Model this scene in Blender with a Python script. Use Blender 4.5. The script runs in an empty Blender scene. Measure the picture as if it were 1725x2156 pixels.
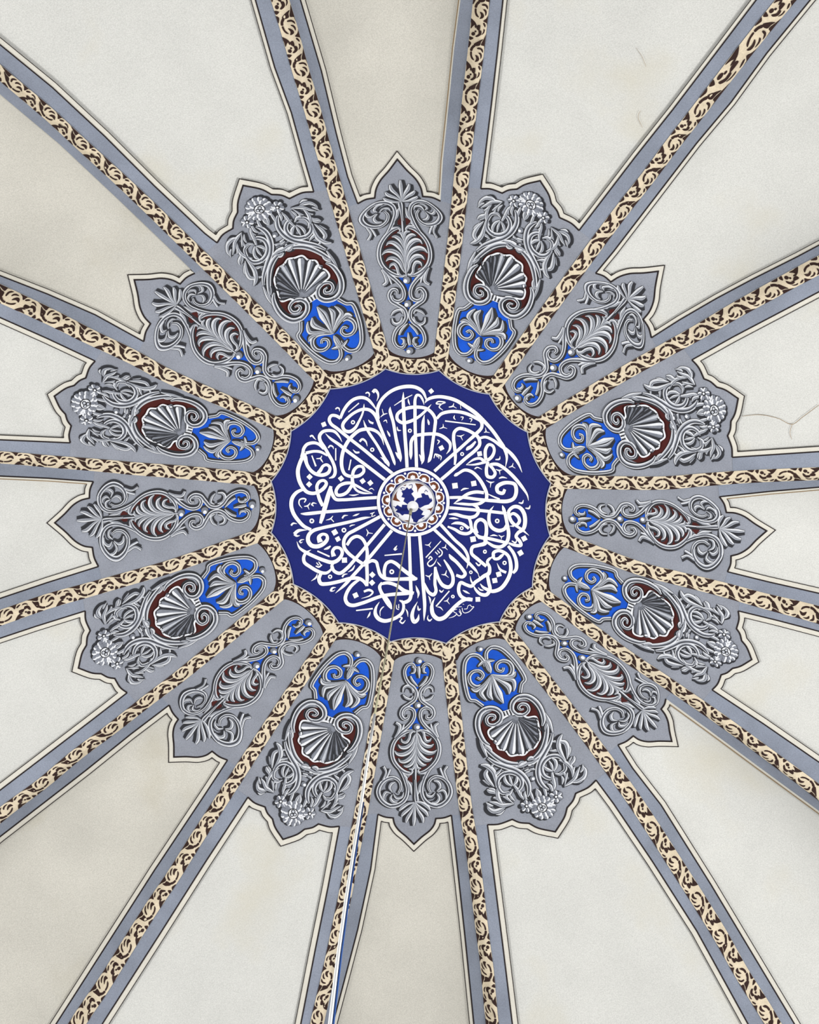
import bpy, math, random
import numpy as np
from mathutils import Matrix, Vector
from mathutils.geometry import delaunay_2d_cdt
random.seed(7)
PI = math.pi
C = bpy.context.scene.collection
scene = bpy.context.scene

# ------------------------------------------------------------------ camera, world, light, exposure
W, H = 1725, 2156
SC = 13.4                                  # camera to crown of the dome, metres (vertical)
APEX = 19.0                                # height of the crown above the floor
RD = SC / 1.574                            # radius of the dome
FPX = 3035.8
CAM = np.array([0.05356 * SC, -0.30787 * SC, APEX - SC])
def rodr(w):
    w = np.array(w); t = np.linalg.norm(w); k = w / t
    K = np.array([[0, -k[2], k[1]], [k[2], 0, -k[0]], [-k[1], k[0], 0]])
    return np.eye(3) + math.sin(t) * K + (1 - math.cos(t)) * K @ K
ROT = rodr((0.302311, 0.052211, -0.009314))       # rows: camera right, down, forward
cd = bpy.data.cameras.new('camera'); cam = bpy.data.objects.new('camera', cd); C.objects.link(cam)
cd.sensor_fit = 'HORIZONTAL'; cd.sensor_width = 36.0; cd.lens = 36.0 * FPX / W
cd.clip_start = 0.05; cd.clip_end = 200
M = Matrix.Identity(4)
for i in range(3):
    M[i][0] = ROT[0][i]; M[i][1] = -ROT[1][i]; M[i][2] = -ROT[2][i]; M[i][3] = CAM[i]
cam.matrix_world = M
scene.camera = cam

world = bpy.data.worlds.new('interior_daylight'); scene.world = world; world.use_nodes = True
bg = world.node_tree.nodes['Background']
bg.inputs[0].default_value = (0.985, 0.99, 1.0, 1); bg.inputs[1].default_value = 0.32
def area(name, loc, target, size, power, col):
    ld = bpy.data.lights.new(name, 'AREA'); ld.energy = power; ld.color = col; ld.shape = 'DISK'; ld.size = size
    o = bpy.data.objects.new(name, ld); C.objects.link(o); o.location = loc
    d = Vector(target) - Vector(loc); o.rotation_euler = d.to_track_quat('-Z', 'Y').to_euler()
    return o
area('window_daylight_west', (-6.2, -0.6, 9.5), (4.2, 0.4, 16.8), 2.0, 520, (1.0, 0.99, 0.97))
area('window_daylight_east', (6.2, -0.8, 9.5), (-3.8, 1.6, 16.8), 2.0, 760, (1.0, 0.99, 0.97))
scene.view_settings.view_transform = 'Standard'; scene.view_settings.look = 'None'
scene.view_settings.gamma = 1.0; scene.view_settings.use_curve_mapping = False
scene.view_settings.exposure = 0.5

# ------------------------------------------------------------------ the dome surface
CEN = np.array([0.0, 0.0, APEX - RD])
RIB_PX = [  # leaf-ball centres of the vine on each of the sixteen ribs, clockwise
 [(1012,19),(1002,110),(991,202),(981,290),(972,375),(963,465)],
 [(1594,76),(1478,226),(1421,299),(1367,371),(1311,442)],
 [(1710.5,566.5),(1627,611.5),(1549,654),(1475.5,696.5),(1403,736.5),(1330.5,776.5)],
 [(1656,1000),(1566,1004),(1478,1010),(1394,1016)],
 [(1703,1288),(1610.5,1265.5),(1520.5,1240.5),(1433,1218),(1347,1195.5)],
 [(1698,1647),(1620.5,1590.5),(1545.5,1535.5),(1468,1480.5),(1395.5,1430.5),(1320.5,1380.5)],
 [(1614,2132),(1564,2052),(1519,1973),(1470.5,1894.5),(1422,1818),(1375.5,1744.5),(1325.5,1669.5)],
 [(1034.5,2134.5),(1026,2042),(1014.5,1954.5),(1004.5,1867),(993,1777),(979.5,1692)],
 [(670,2144.5),(690,2060),(708.5,1974.5),(727.5,1882),(744.5,1792),(761,1707)],
 [(166,2149.5),(217.5,2074.5),(266,1997),(316,1918),(365,1844.5),(414,1766),(463.5,1689.5)],
 [(12.5,1707),(87.5,1652),(159,1592),(234,1535.5),(310,1475.5),(384,1419)],
 [(10,1298),(97.5,1267),(186,1242),(272.5,1217),(362.5,1190.5)],
 [(10,964),(102.5,971.5),(197.5,978.5),(290,986.5),(382.5,993)],
 [(21,628),(107.5,668.5),(189,709),(275,749),(356,791.5)],
 [(31,179),(101,239),(167.5,301),(237.5,365),(305,427.5),(370,490)],
 [(606,54),(631,142.5),(657,229),(681,315),(706,400),(731,486)]]
CUSP = [(925,778),(1031,828),(1111.5,908),(1161,1016),(1159,1127),(1122,1235),(1053,1308),(940,1353.6),(823,1350),(713.4,1310),(618,1229),(571,1120),(571,1012),(613,906),(695,817),(812,774.7)]
RIB_ANG = None
def bulge(x, y):
    """the eight narrow gores are scooped a little deeper than the flat ones"""
    r = np.hypot(x, y); ph = np.arctan2(y, x); b = np.zeros_like(r)
    if RIB_ANG is None: return b
    s = np.clip((r - 1.9) / 3.0, 0, 1); amp = 0.42 * s * s * (3 - 2 * s)
    for k in range(8):
        a0 = RIB_ANG[(2 * k - 1) % 16]; a1 = RIB_ANG[2 * k]
        w = (a1 - a0) % (2 * PI); u = ((ph - a0) % (2 * PI)) / w
        inside = u < 1
        t = np.abs(2 * u - 1)
        b = np.where(inside, amp * (1 - t ** 2.2), b)
    return b
def unproject(px):
    """image ray -> the point of the dome it meets (direction from the dome's centre, plus plan position)"""
    px = np.asarray(px, float).reshape(-1, 2)
    d = np.stack([(px[:, 0] - W / 2) / FPX, (px[:, 1] - H / 2) / FPX, np.ones(len(px))], 1) @ ROT
    d /= np.linalg.norm(d, axis=1)[:, None]
    oc = CAM - CEN; B = d @ oc
    R = np.full(len(px), RD)
    for _ in range(5):
        t = -B + np.sqrt(np.maximum(B * B - (oc @ oc - R * R), 0))
        P = CAM + d * t[:, None]
        R = RD + bulge(P[:, 0], P[:, 1])
    return P
def lift(px, off):
    """points on the dome surface seen at px, raised off metres towards the room"""
    P = unproject(px); q = P - CEN; q /= np.linalg.norm(q, axis=1)[:, None]
    return P - q * np.asarray(off).reshape(-1, 1)
def project(P):
    Q = (np.asarray(P) - CAM) @ ROT.T
    return np.stack([W / 2 + FPX * Q[:, 0] / Q[:, 2], H / 2 + FPX * Q[:, 1] / Q[:, 2]], 1)
_a = []
for p in RIB_PX:
    P = unproject(p); _a.append(math.atan2(P[:, 1].mean(), P[:, 0].mean()))
RIB_ANG = _a
def plan_px(xy):
    """plan position -> image pixel of that spot of the dome"""
    xy = np.asarray(xy, float).reshape(-1, 2)
    R = RD + bulge(xy[:, 0], xy[:, 1])
    z = CEN[2] + np.sqrt(np.maximum(R * R - (xy ** 2).sum(1), 0))
    return project(np.column_stack([xy, z]))

# ------------------------------------------------------------------ materials
def lin(c):
    c = np.array(c) / 255.0
    return np.where(c <= 0.04045, c / 12.92, ((c + 0.055) / 1.055) ** 2.4)
GAIN = 0.70
def paint(name, rgb, var=0.10, scale=9.0, grain=0.10, rough=0.75, stain=None):
    m = bpy.data.materials.new(name); m.use_nodes = True; nt = m.node_tree; N = nt.nodes; L = nt.links
    b = N['Principled BSDF']; b.inputs['Roughness'].default_value = rough
    b.inputs['Specular IOR Level'].default_value = 0.15
    g = N.new('ShaderNodeNewGeometry')
    n1 = N.new('ShaderNodeTexNoise'); n1.inputs['Scale'].default_value = scale; n1.inputs['Detail'].default_value = 4
    n2 = N.new('ShaderNodeTexNoise'); n2.inputs['Scale'].default_value = 105; n2.inputs['Detail'].default_value = 2
    for n in (n1, n2): L.new(g.outputs['Position'], n.inputs['Vector'])
    r1 = N.new('ShaderNodeMapRange'); r1.inputs['From Min'].default_value = 0.3; r1.inputs['From Max'].default_value = 0.7
    r1.inputs['To Min'].default_value = 1 - var; r1.inputs['To Max'].default_value = 1 + var
    L.new(n1.outputs['Fac'], r1.inputs['Value'])
    r2 = N.new('ShaderNodeMapRange'); r2.inputs['From Min'].default_value = 0.3; r2.inputs['From Max'].default_value = 0.7
    r2.inputs['To Min'].default_value = 1 - grain; r2.inputs['To Max'].default_value = 1 + grain
    L.new(n2.outputs['Fac'], r2.inputs['Value'])
    mu = N.new('ShaderNodeMath'); mu.operation = 'MULTIPLY'; L.new(r1.outputs[0], mu.inputs[0]); L.new(r2.outputs[0], mu.inputs[1])
    c = lin(rgb) * GAIN
    vm = N.new('ShaderNodeVectorMath'); vm.operation = 'SCALE'; vm.inputs[0].default_value = tuple(c)
    L.new(mu.outputs[0], vm.inputs['Scale'])
    out = vm.outputs[0]
    if stain:
        n3 = N.new('ShaderNodeTexNoise'); n3.inputs['Scale'].default_value = 1.1; n3.inputs['Detail'].default_value = 5
        L.new(g.outputs['Position'], n3.inputs['Vector'])
        r3 = N.new('ShaderNodeMapRange'); r3.inputs['From Min'].default_value = 0.56; r3.inputs['From Max'].default_value = 0.78
        r3.inputs['To Min'].default_value = 0; r3.inputs['To Max'].default_value = 0.55
        L.new(n3.outputs['Fac'], r3.inputs['Value'])
        mx = N.new('ShaderNodeMix'); mx.data_type = 'RGBA'; L.new(r3.outputs[0], mx.inputs['Factor'])
        L.new(out, mx.inputs[6]); mx.inputs[7].default_value = (*(lin(stain) * GAIN), 1)
        out = mx.outputs[2]
    L.new(out, b.inputs['Base Color'])
    return m
MT = {
 'plaster': paint('cream_plaster', (216,216,212), 0.035, 2.2, 0.11, 0.9, (203,196,174)),
 'dark_plaster': paint('darker_warm_plaster', (209,206,197), 0.07, 1.3, 0.12, 0.9, (190,182,158)),  # plaster in a darker, warmer tone for some narrow gores
 'edge': paint('pale_cream_stripe', (222,218,207), 0.04, 6.0, 0.06),
 'line': paint('black_brown_line', (38,30,31), 0.05, 9.0, 0.05),
 'tan': paint('thin_tan_line', (150,125,92), 0.1, 9.0, 0.05),
 'grey': paint('blue_grey_paint', (141,148,163), 0.12, 2.6, 0.12),
 'ground': paint('grey_panel_paint', (147,151,162), 0.10, 3.0, 0.12),
 'cream': paint('cream_vine_paint', (224,209,183), 0.10, 14.0, 0.10),
 'brown': paint('dark_brown_paint', (54,36,32), 0.15, 14.0, 0.05),
 'navy': paint('navy_blue_paint', (27,37,114), 0.10, 1.6, 0.14),
 'blue': paint('bright_blue_paint', (22,84,200), 0.14, 5.0, 0.10),
 'maroon': paint('maroon_paint', (76,30,27), 0.12, 6.0, 0.08),
 'white': paint('white_lettering_paint', (243,243,248), 0.02, 6.0, 0.03),
 'body': paint('stone_grey_paint', (134,138,149), 0.14, 18.0, 0.08),
 'pale': paint('pale_grey_paint', (190,194,203), 0.08, 18.0, 0.06),
 'hi': paint('chalk_white_paint', (233,235,240), 0.04, 18.0, 0.04),
 'dark': paint('charcoal_paint', (50,51,56), 0.15, 18.0, 0.06),
 'rust': paint('red_brown_paint', (112,62,40), 0.15, 18.0, 0.05),
 'rim': paint('silver_grey_edge', (178,180,190), 0.05, 9.0, 0.05),
 'steel': paint('galvanised_steel', (172,168,140), 0.15, 30.0, 0.05, 0.45),
 'sleeve': paint('white_cable_sleeve', (246,248,250), 0.02, 30.0, 0.02, 0.35),
 'bluecable': paint('blue_cable_sleeve', (40,80,150), 0.05, 30.0, 0.02, 0.4),
}

# ------------------------------------------------------------------ mesh helpers
class MB:
    def __init__(s): s.v = []; s.n = 0; s.f = []; s.m = []; s.mats = []
    def slot(s, k):
        if k not in s.mats: s.mats.append(k)
        return s.mats.index(k)
    def add(s, P, faces, k):
        P = np.asarray(P); s.v.append(P); i = s.slot(k)
        s.f.extend([tuple(a + s.n for a in f) for f in faces]); s.m.extend([i] * len(faces)); s.n += len(P)
    def build(s, name, parent=None, smooth=True):
        if not s.n: return None
        V = np.concatenate(s.v)
        loc = np.array(parent_loc(parent)) if parent is not None else V.mean(0)
        me = bpy.data.meshes.new(name); me.from_pydata([tuple(p) for p in (V - loc)], [], s.f)
        for k in s.mats: me.materials.append(MT[k])
        me.polygons.foreach_set('material_index', s.m)
        me.polygons.foreach_set('use_smooth', [smooth] * len(s.f)); me.update()
        o = bpy.data.objects.new(name, me); C.objects.link(o)
        if parent is not None: o.parent = parent
        else: o.location = tuple(loc)
        o['_w'] = [float(a) for a in loc]
        return o
def parent_loc(p): return tuple(p['_w'])
def empty(name, loc, label, cat, group=None):
    o = bpy.data.objects.new(name, None); C.objects.link(o); o.location = tuple(float(a) for a in loc)
    o.empty_display_size = 0.2; o['_w'] = [float(a) for a in loc]
    o['label'] = label; o['category'] = cat
    if group: o['group'] = group
    return o
def spline(pts, step=3.0, closed=False):
    """Catmull-Rom through (x, y, w...) points, resampled"""
    A = np.array(pts, float); n = len(A)
    if n < 3 and not closed:
        L = np.hypot(*(A[-1, :2] - A[0, :2])); k = max(2, int(L / step) + 1)
        t = np.linspace(0, 1, k)[:, None]; return A[0] * (1 - t) + A[-1] * t
    out = []
    rng = range(n) if closed else range(n - 1)
    for i in rng:
        p1, p2 = A[i], A[(i + 1) % n]
        p0 = A[i - 1] if (closed or i > 0) else 2 * p1 - p2
        p3 = A[(i + 2) % n] if (closed or i + 2 < n) else 2 * p2 - p1
        L = np.hypot(*(p2[:2] - p1[:2])); k = max(1, int(math.ceil(L / step)))
        # centripetal parametrisation keeps tight curls clean
        d1 = max(np.hypot(*(p1[:2] - p0[:2])), 1e-6) ** .5; d2 = max(L, 1e-6) ** .5; d3 = max(np.hypot(*(p3[:2] - p2[:2])), 1e-6) ** .5
        m1 = (p1 - p0) / d1 - (p2 - p0) / (d1 + d2) + (p2 - p1) / d2
        m2 = (p2 - p1) / d2 - (p3 - p1) / (d2 + d3) + (p3 - p2) / d3
        m1 = m1 * d2; m2 = m2 * d2
        for j in range(k):
            t = j / k; t2 = t * t; t3 = t2 * t
            out.append((2*t3-3*t2+1)*p1 + (t3-2*t2+t)*m1 + (-2*t3+3*t2)*p2 + (t3-t2)*m2)
    if not closed: out.append(A[-1])
    return np.array(out)
def normals(P, closed=False):
    if closed: T = np.roll(P, -1, 0) - np.roll(P, 1, 0)
    else: T = np.gradient(P, axis=0)
    T /= np.maximum(np.hypot(T[:, 0], T[:, 1]), 1e-9)[:, None]
    return np.stack([-T[:, 1], T[:, 0]], 1)
ID = lambda p: np.asarray(p, float)
_eps = [0.0]
def nxt():
    _eps[0] = (_eps[0] + 0.00007) % 0.0014
    return _eps[0]
def strip(mb, P, Nn, o0, o1, off, mat, warp=ID, closed=False, height=None):
    """ribbon between lateral offsets o0 < o1 of the path P; with height it swells to a rounded moulding"""
    o0 = np.broadcast_to(o0, len(P)); o1 = np.broadcast_to(o1, len(P))
    if height is None: fr = [0, 1]; hh = [0, 0]
    else: fr = [0, .15, .5, .85, 1]; hh = [0, .6, 1, .6, 0]
    cols = []; e = nxt()
    for f, h in zip(fr, hh):
        q = P + Nn * (o0 * (1 - f) + o1 * f)[:, None]
        hv = (np.broadcast_to(height, len(P)) * h) if height is not None else np.zeros(len(P))
        cols.append(lift(warp(q), off + e + hv))
    n = len(P); nc = len(cols); V = np.concatenate(cols)
    F = []
    last = n if closed else n - 1
    for c in range(nc - 1):
        for i in range(last):
            j = (i + 1) % n
            F.append((c * n + i, c * n + j, (c + 1) * n + j, (c + 1) * n + i))
    mb.add(V, F, mat)
def ribbon(mb, pts, off, mat, warp=ID, step=3.0, closed=False, wk=1.0):
    A = spline(pts, step, closed); w = np.maximum(A[:, 2] * wk, 0.3)
    P = A[:, :2]; strip(mb, P, normals(P, closed), -w / 2, w / 2, off, mat, warp, closed)
def fill(mb, poly, off, mat, warp=ID, grid=8.0, smooth=False):
    """filled outline, triangulated finely enough to follow the dome"""
    poly = np.asarray(poly, float)[:, :2]
    if smooth: poly = spline(poly, grid * .5, True)
    else:
        o = []
        for i in range(len(poly)):
            a, b = poly[i], poly[(i + 1) % len(poly)]; k = max(1, int(np.hypot(*(b - a)) / grid))
            for j in range(k): o.append(a + (b - a) * j / k)
        poly = np.array(o)
    n = len(poly); lo = poly.min(0); hi = poly.max(0)
    gx, gy = np.meshgrid(np.arange(lo[0] + grid / 2, hi[0], grid), np.arange(lo[1] + grid / 2, hi[1], grid))
    G = np.column_stack([gx.ravel(), gy.ravel()])
    if len(G):
        ins = np.zeros(len(G), bool); dmin = np.full(len(G), 1e9)
        for i in range(n):
            a, b = poly[i], poly[(i + 1) % n]
            c = ((a[1] > G[:, 1]) != (b[1] > G[:, 1])) & (G[:, 0] < (b[0] - a[0]) * (G[:, 1] - a[1]) / (b[1] - a[1] + 1e-12) + a[0])
            ins ^= c; dmin = np.minimum(dmin, np.hypot(G[:, 0] - a[0], G[:, 1] - a[1]))
        G = G[ins & (dmin > grid * .4)]
    pts = [Vector((float(x), float(y))) for x, y in np.concatenate([poly, G])]
    vs, es, fs, _, _, _ = delaunay_2d_cdt(pts, [], [list(range(n))], 1, 1e-4)
    V = np.array([(v.x, v.y) for v in vs])
    mb.add(lift(warp(V), off + nxt()), [tuple(f) for f in fs], mat)
def disc(mb, c, r, off, mat, warp=ID, n=20, dome=0.0, ry=None):
    """round spot; with dome it is a raised bead"""
    ry = ry or r; rings = [(0, 1)] + [(k / 4, 1 - (k / 4) ** 2) for k in range(1, 5)]
    V = [np.array([[c[0], c[1]]])]; hs = [np.array([dome])]
    a = np.linspace(0, 2 * PI, n, endpoint=False)
    for f, h in rings[1:]:
        V.append(np.column_stack([c[0] + r * f * np.cos(a), c[1] + ry * f * np.sin(a)])); hs.append(np.full(n, dome * h))
    V = np.concatenate(V); h = np.concatenate(hs)
    F = [(0, 1 + i, 1 + (i + 1) % n) for i in range(n)]
    for k in range(3):
        for i in range(n):
            j = (i + 1) % n; F.append((1 + k * n + i, 1 + (k + 1) * n + i, 1 + (k + 1) * n + j, 1 + k * n + j))
    mb.add(lift(warp(V), off + nxt() + h), F, mat)
class TPS:
    def __init__(s, src, dst):
        s.s = np.asarray(src, float); d = np.asarray(dst, float); n = len(s.s)
        K = s.k(s.s); P = np.column_stack([np.ones(n), s.s])
        A = np.zeros((n + 3, n + 3)); A[:n, :n] = K + np.eye(n) * 60.0; A[:n, n:] = P; A[n:, :n] = P.T
        s.c = np.linalg.solve(A, np.concatenate([d, np.zeros((3, 2))]))
    def k(s, X):
        r2 = ((X[:, None, :] - s.s[None]) ** 2).sum(2); return 0.5 * r2 * np.log(r2 + 1e-9)
    def __call__(s, X):
        X = np.asarray(X, float).reshape(-1, 2)
        return s.k(X) @ s.c[:-3] + np.column_stack([np.ones(len(X)), X]) @ s.c[-3:]
# layer heights of the paint above the dome plaster
L_RING, L_GROUND, L_RIB, L_BAND, L_HOLE, L_LINE = 0.004, 0.008, 0.010, 0.018, 0.022, 0.014
L_SUB, L_DARK, L_BODY = 0.012, 0.015, 0.017

# ------------------------------------------------------------------ the dome shell
def ceiling():
    nb = 14; al = [0.0]
    while al[-1] < math.radians(70): al.append(al[-1] + 0.0125)
    ph = []
    for k in range(16):
        a0 = RIB_ANG[k]; w = (RIB_ANG[(k + 1) % 16] - a0) % (2 * PI)
        ph += [a0 + w * j / nb for j in range(nb)]
    ph = np.array(ph); n = len(ph)
    rings = []
    for skin in (0.015, 0.45):
        for a in al[1:]:
            x = RD * math.sin(a) * np.cos(ph); y = RD * math.sin(a) * np.sin(ph)
            R = RD + bulge(x, y) + skin
            rings.append(np.column_stack([R * math.sin(a) * np.cos(ph), R * math.sin(a) * np.sin(ph), np.full(n, 0.0) + R * math.cos(a)]) + CEN)
    m = len(al) - 1; V = np.concatenate(rings); F = []
    for s in range(2):
        b = s * m * n
        for i in range(m - 1):
            for j in range(n):
                q = (b + i*n + j, b + i*n + (j+1) % n, b + (i+1)*n + (j+1) % n, b + (i+1)*n + j)
                F.append(q if s == 0 else q[::-1])
        top = len(V) + s
        F += [(top, b + (j+1) % n, b + j) if s == 0 else (top, b + j, b + (j+1) % n) for j in range(n)]
    for j in range(n):                                    # closed rim at the springing
        a = (m-1)*n; b = m*n + (m-1)*n
        F.append((a + j, a + (j+1) % n, b + (j+1) % n, b + j))
    V = np.concatenate([V, [CEN + [0, 0, RD + 0.015]], [CEN + [0, 0, RD + 0.45]]])
    mb = MB(); mb.add(V, F, 'plaster'); sl = mb.slot('dark_plaster')
    gore = {(2 * k - 1) % 16 for k in (0, 4, 5, 7)}        # gores given the darker, warmer plaster tone
    for i, f in enumerate(F):
        if len(f) == 4 and f[0] < m * n and f[3] < m * n and (f[0] % n) // nb in gore: mb.m[i] = sl
    o = mb.build('ceiling')
    o['label'] = 'cream plastered dome ceiling divided into sixteen bays by grey ribs'; o['category'] = 'ceiling'; o['kind'] = 'structure'
    cr = MB()
    for pts in ([(1564,876,.8),(1600,873,1.0),(1640,881,1.0),(1668,893,1.1),(1690,878,1.1),(1725,852,1.0)], [(1669,892,1.0),(1664,910,1.0),(1668,925,.6)],
                [(1361,140,.5),(1352,118,.7),(1340,100,.5)], [(1349,232,.5),(1344,245,.8),(1353,268,.5)]):
        ribbon(cr, pts, L_RING, 'tan')
    cr.build('hairline_crack', o)
    return o
ceiling()

# ------------------------------------------------------------------ bays: outlines of the cream fields (corner first, then outwards)
SEG = [  # (counter-clockwise side, clockwise side) of each bay, clockwise from the top
 ([(753.5,427.5),(732,370),(708.5,280),(677,147.5),(633.5,0)], [(928,422),(933,337),(946,212),(957,100),(970,0)]),
 ([(1013,396),(1022,327),(1034.5,225),(1048,107.5),(1059.5,0)], [(1220,484),(1340,327),(1417,230),(1516,100),(1592,0)]),
 ([(1255,574),(1293,528),(1468,300),(1541,213),(1616,110),(1706,0)], [(1372.5,710),(1433,671.5),(1510.5,626.5),(1585.5,586.5),(1680,539),(1725,515)]),
 ([(1458,756.5),(1543,709),(1643,656.5),(1724,614)], [(1543,962),(1640,955.5),(1724,950)]),
 ([(1516,1045),(1620,1034),(1725,1025)], [(1533,1203),(1618,1224),(1724,1248)]),
 ([(1555.5,1285.5),(1640,1306),(1724,1328)], [(1500.5,1452),(1608,1523),(1724,1603)]),
 ([(1403,1470.5),(1500,1541),(1600.5,1615.5),(1724,1706)], [(1302,1568),(1333,1617),(1393,1694.5),(1498,1862),(1588,2012),(1670.5,2149.5)]),
 ([(1256,1642),(1293,1692),(1375.5,1814.5),(1468,1959.5),(1575.5,2154.5)], [(1027,1736),(1042,1854.5),(1059.5,1992),(1079.5,2156)]),
 ([(951,1716),(964.5,1834.5),(979.5,1972),(998,2154.5)], [(796,1714),(781,1829.5),(753.5,1957),(726,2062),(701,2156)]),
 ([(715,1739.5),(691,1867),(663.5,2002),(633.5,2156)], [(522,1678),(431,1817),(337.5,1964.5),(217.5,2152)]),
 ([(479,1600),(430,1674.5),(325,1832),(200,2027),(117.5,2156)], [(356,1484),(275,1545.5),(180,1622),(0,1761)]),
 ([(267.5,1458),(190,1518),(62.5,1615.5),(0,1663)], [(179,1285.5),(75,1318),(0,1343)]),
 ([(207,1192),(100,1225.5),(0,1259)], [(196,1013),(100,1006),(0,1001.5)]),
 ([(147.5,931.5),(70,928),(0,925)], [(200,759),(100,712),(0,667.5)]),
 ([(302.5,718),(200,661.5),(100,618),(0,579)], [(410,574),(370,535),(250,420),(125,302.5),(0,197.5)]),
 ([(457,510),(431,490),(325,390),(220,285),(110,182.5),(0,92.5)], [(661,402.5),(643.5,342.5),(613.5,235),(578.5,140),(538.5,0)])]
TIP = [(837,334),(1138,379),(1387,570),(1555.5,838),(1615.5,1117),(1584,1388),(1415.5,1560.5),(1170,1751),(872,1777),(596,1767),(366,1593.5),(165,1406),(115,1100),(114,833),(282.5,588),(512,389)]
# spacing of the thin line from the thick one on each side, None where the fold of the gore leaves no line in sight
GAP = [(10,4),(9,9),(9,9),(11,11),(6,11),(11,12),(5,11),(12,12),(9,9),(12,12),(11,11),(12,10),(11,6),(10,11),(10,None),(12,9)]
TANSIDE = {(0, 1), (6, 0)}                # only a thin tan line shows along these folds
RMAX = 6.6
def extend(pts):
    P = unproject(pts)[:, :2]; d = P[-1] - P[-2]; d /= np.hypot(*d); out = list(P)
    while np.hypot(*out[-1]) < RMAX: out.append(out[-1] + d * 0.5)
    return np.array(out)
# outline of the pointed end of the grey panels, corner to corner through the tip (fractions between corner and tip)
TIPN = [(0,0),(.2,.09),(.42,.12),(.46,.32),(.57,.52),(.79,.75),(1,1)]
TIPW = [(0,0),(.175,.115),(.416,.14),(.506,.31),(.65,.45),(.753,.68),(1,1)]
def tip_path(k):
    """thick outline across the end of panel k, in pixels, counter-clockwise corner to clockwise corner"""
    a = np.array(SEG[k][0][0], float); b = np.array(SEG[k][1][0], float); t = np.array(TIP[k], float)
    half = []
    m = (a + b) / 2; ax = t - m; base = b - a
    s = ((t - a) @ base) / (base @ base)          # where the tip stands along the chord
    f = a + base * s; up = t - f
    shape = TIPN if k % 2 == 0 else TIPW
    L = [a + (f - a) * u + up * v for u, v in shape]
    R = [b + (f - b) * u + up * v for u, v in shape]
    return np.array(L + R[-2::-1])
def lines_of(path, gaps, mb, thick=3.2, thin=1.9, tan=False, start=0):
    """double outline: thick line on the path, pale stripe, thin line; gaps = px spacing per vertex"""
    P = np.asarray(path, float)
    n = len(P); G = np.broadcast_to(np.asarray(gaps, float), (n,))
    Q = np.empty_like(P)
    for i in range(n):
        d1 = P[i] - P[i-1] if i else P[1] - P[0]
        d2 = P[i+1] - P[i] if i + 1 < n else P[-1] - P[-2]
        d1 = d1 / np.hypot(*d1); d2 = d2 / np.hypot(*d2)
        n1 = np.array([d1[1], -d1[0]]); n2 = np.array([d2[1], -d2[0]])
        g1 = G[i-1] if i else G[0]; g2 = G[i] if i + 1 < n else G[-1]
        den = n1[0]*n2[1] - n1[1]*n2[0]
        if abs(den) < 0.08: Q[i] = P[i] + (n1 + n2) / np.hypot(*(n1 + n2)) * (g1 + g2) / 2
        else:
            x = (g1 * n2[1] - g2 * n1[1]) / den; y = (n1[0] * g2 - n2[0] * g1) / den
            v = np.array([x, y]); l = np.hypot(*v); mx = 1.75 * max(g1, g2)
            Q[i] = P[i] + v * min(1, mx / max(l, 1e-6))
    return Q
def dense(P, step=6.0):
    o = []
    for i in range(len(P) - 1):
        k = max(1, int(np.hypot(*(P[i+1] - P[i])) / step))
        for j in range(k): o.append(P[i] + (P[i+1] - P[i]) * j / k)
    o.append(P[-1]); return np.array(o)
def soft(P, cusps):
    """round the path between its cusps"""
    idx = [0] + cusps + [len(P) - 1]; out = []
    for a, b in zip(idx[:-1], idx[1:]):
        s = spline(P[a:b+1], 3.0); out.append(s if b == idx[-1] else s[:-1])
    return np.concatenate(out)
def poly_line(mb, P, w, off, mat):
    """line of constant width with mitred corners"""
    P = np.asarray(P); n = len(P); Nn = np.empty_like(P); K = np.ones(n)
    for i in range(n):
        d1 = P[i] - P[i-1] if i else P[1] - P[0]
        d2 = P[i+1] - P[i] if i + 1 < n else P[-1] - P[-2]
        d1 = d1 / max(np.hypot(*d1), 1e-9); d2 = d2 / max(np.hypot(*d2), 1e-9)
        n1 = np.array([-d1[1], d1[0]]); n2 = np.array([-d2[1], d2[0]]); s = n1 + n2; l = np.hypot(*s)
        if l < 0.3: Nn[i] = n1
        else: Nn[i] = s / l; K[i] = min(2.5, 2 / l)
    strip(mb, P, Nn, -w / 2 * K, w / 2 * K, off, mat)
BAY = []                                   # per bay: thick and thin outlines cut into side, end, side
for k in range(16):
    cc = plan_px(extend(SEG[k][0])); cw = plan_px(extend(SEG[k][1])); tp = tip_path(k)
    path = np.concatenate([cc[::-1][:-1], tp, cw[1:]])
    na, nt = len(cc) - 1, len(tp)
    g = np.full(len(path), 12.0 if k % 2 else 11.0)
    g[:na] = GAP[k][0]; g[na + nt - 1:] = GAP[k][1] or 3.0
    thin = lines_of(path, g, None)
    BAY.append(dict(cc=path[:na+1][::-1], tip=path[na:na+nt], cw=path[na+nt-1:], tcc=thin[:na+1][::-1], ttip=thin[na:na+nt], tcw=thin[na+nt-1:]))
CUSPS_N = [2, 6, 10]; CUSPS_W = [2, 4, 6, 8, 10]
def tip_lines(k, parent):
    mb = MB(); b = BAY[k]; cu = CUSPS_N if k % 2 == 0 else CUSPS_W
    A = soft(b['tip'], cu); T = soft(b['ttip'], cu)
    mid_outline(mb, A, T)
    poly_line(mb, A, 3.2, L_LINE, 'line'); poly_line(mb, T, 1.8, L_LINE, 'line')
    mb.build('border_line', parent); return A
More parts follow.
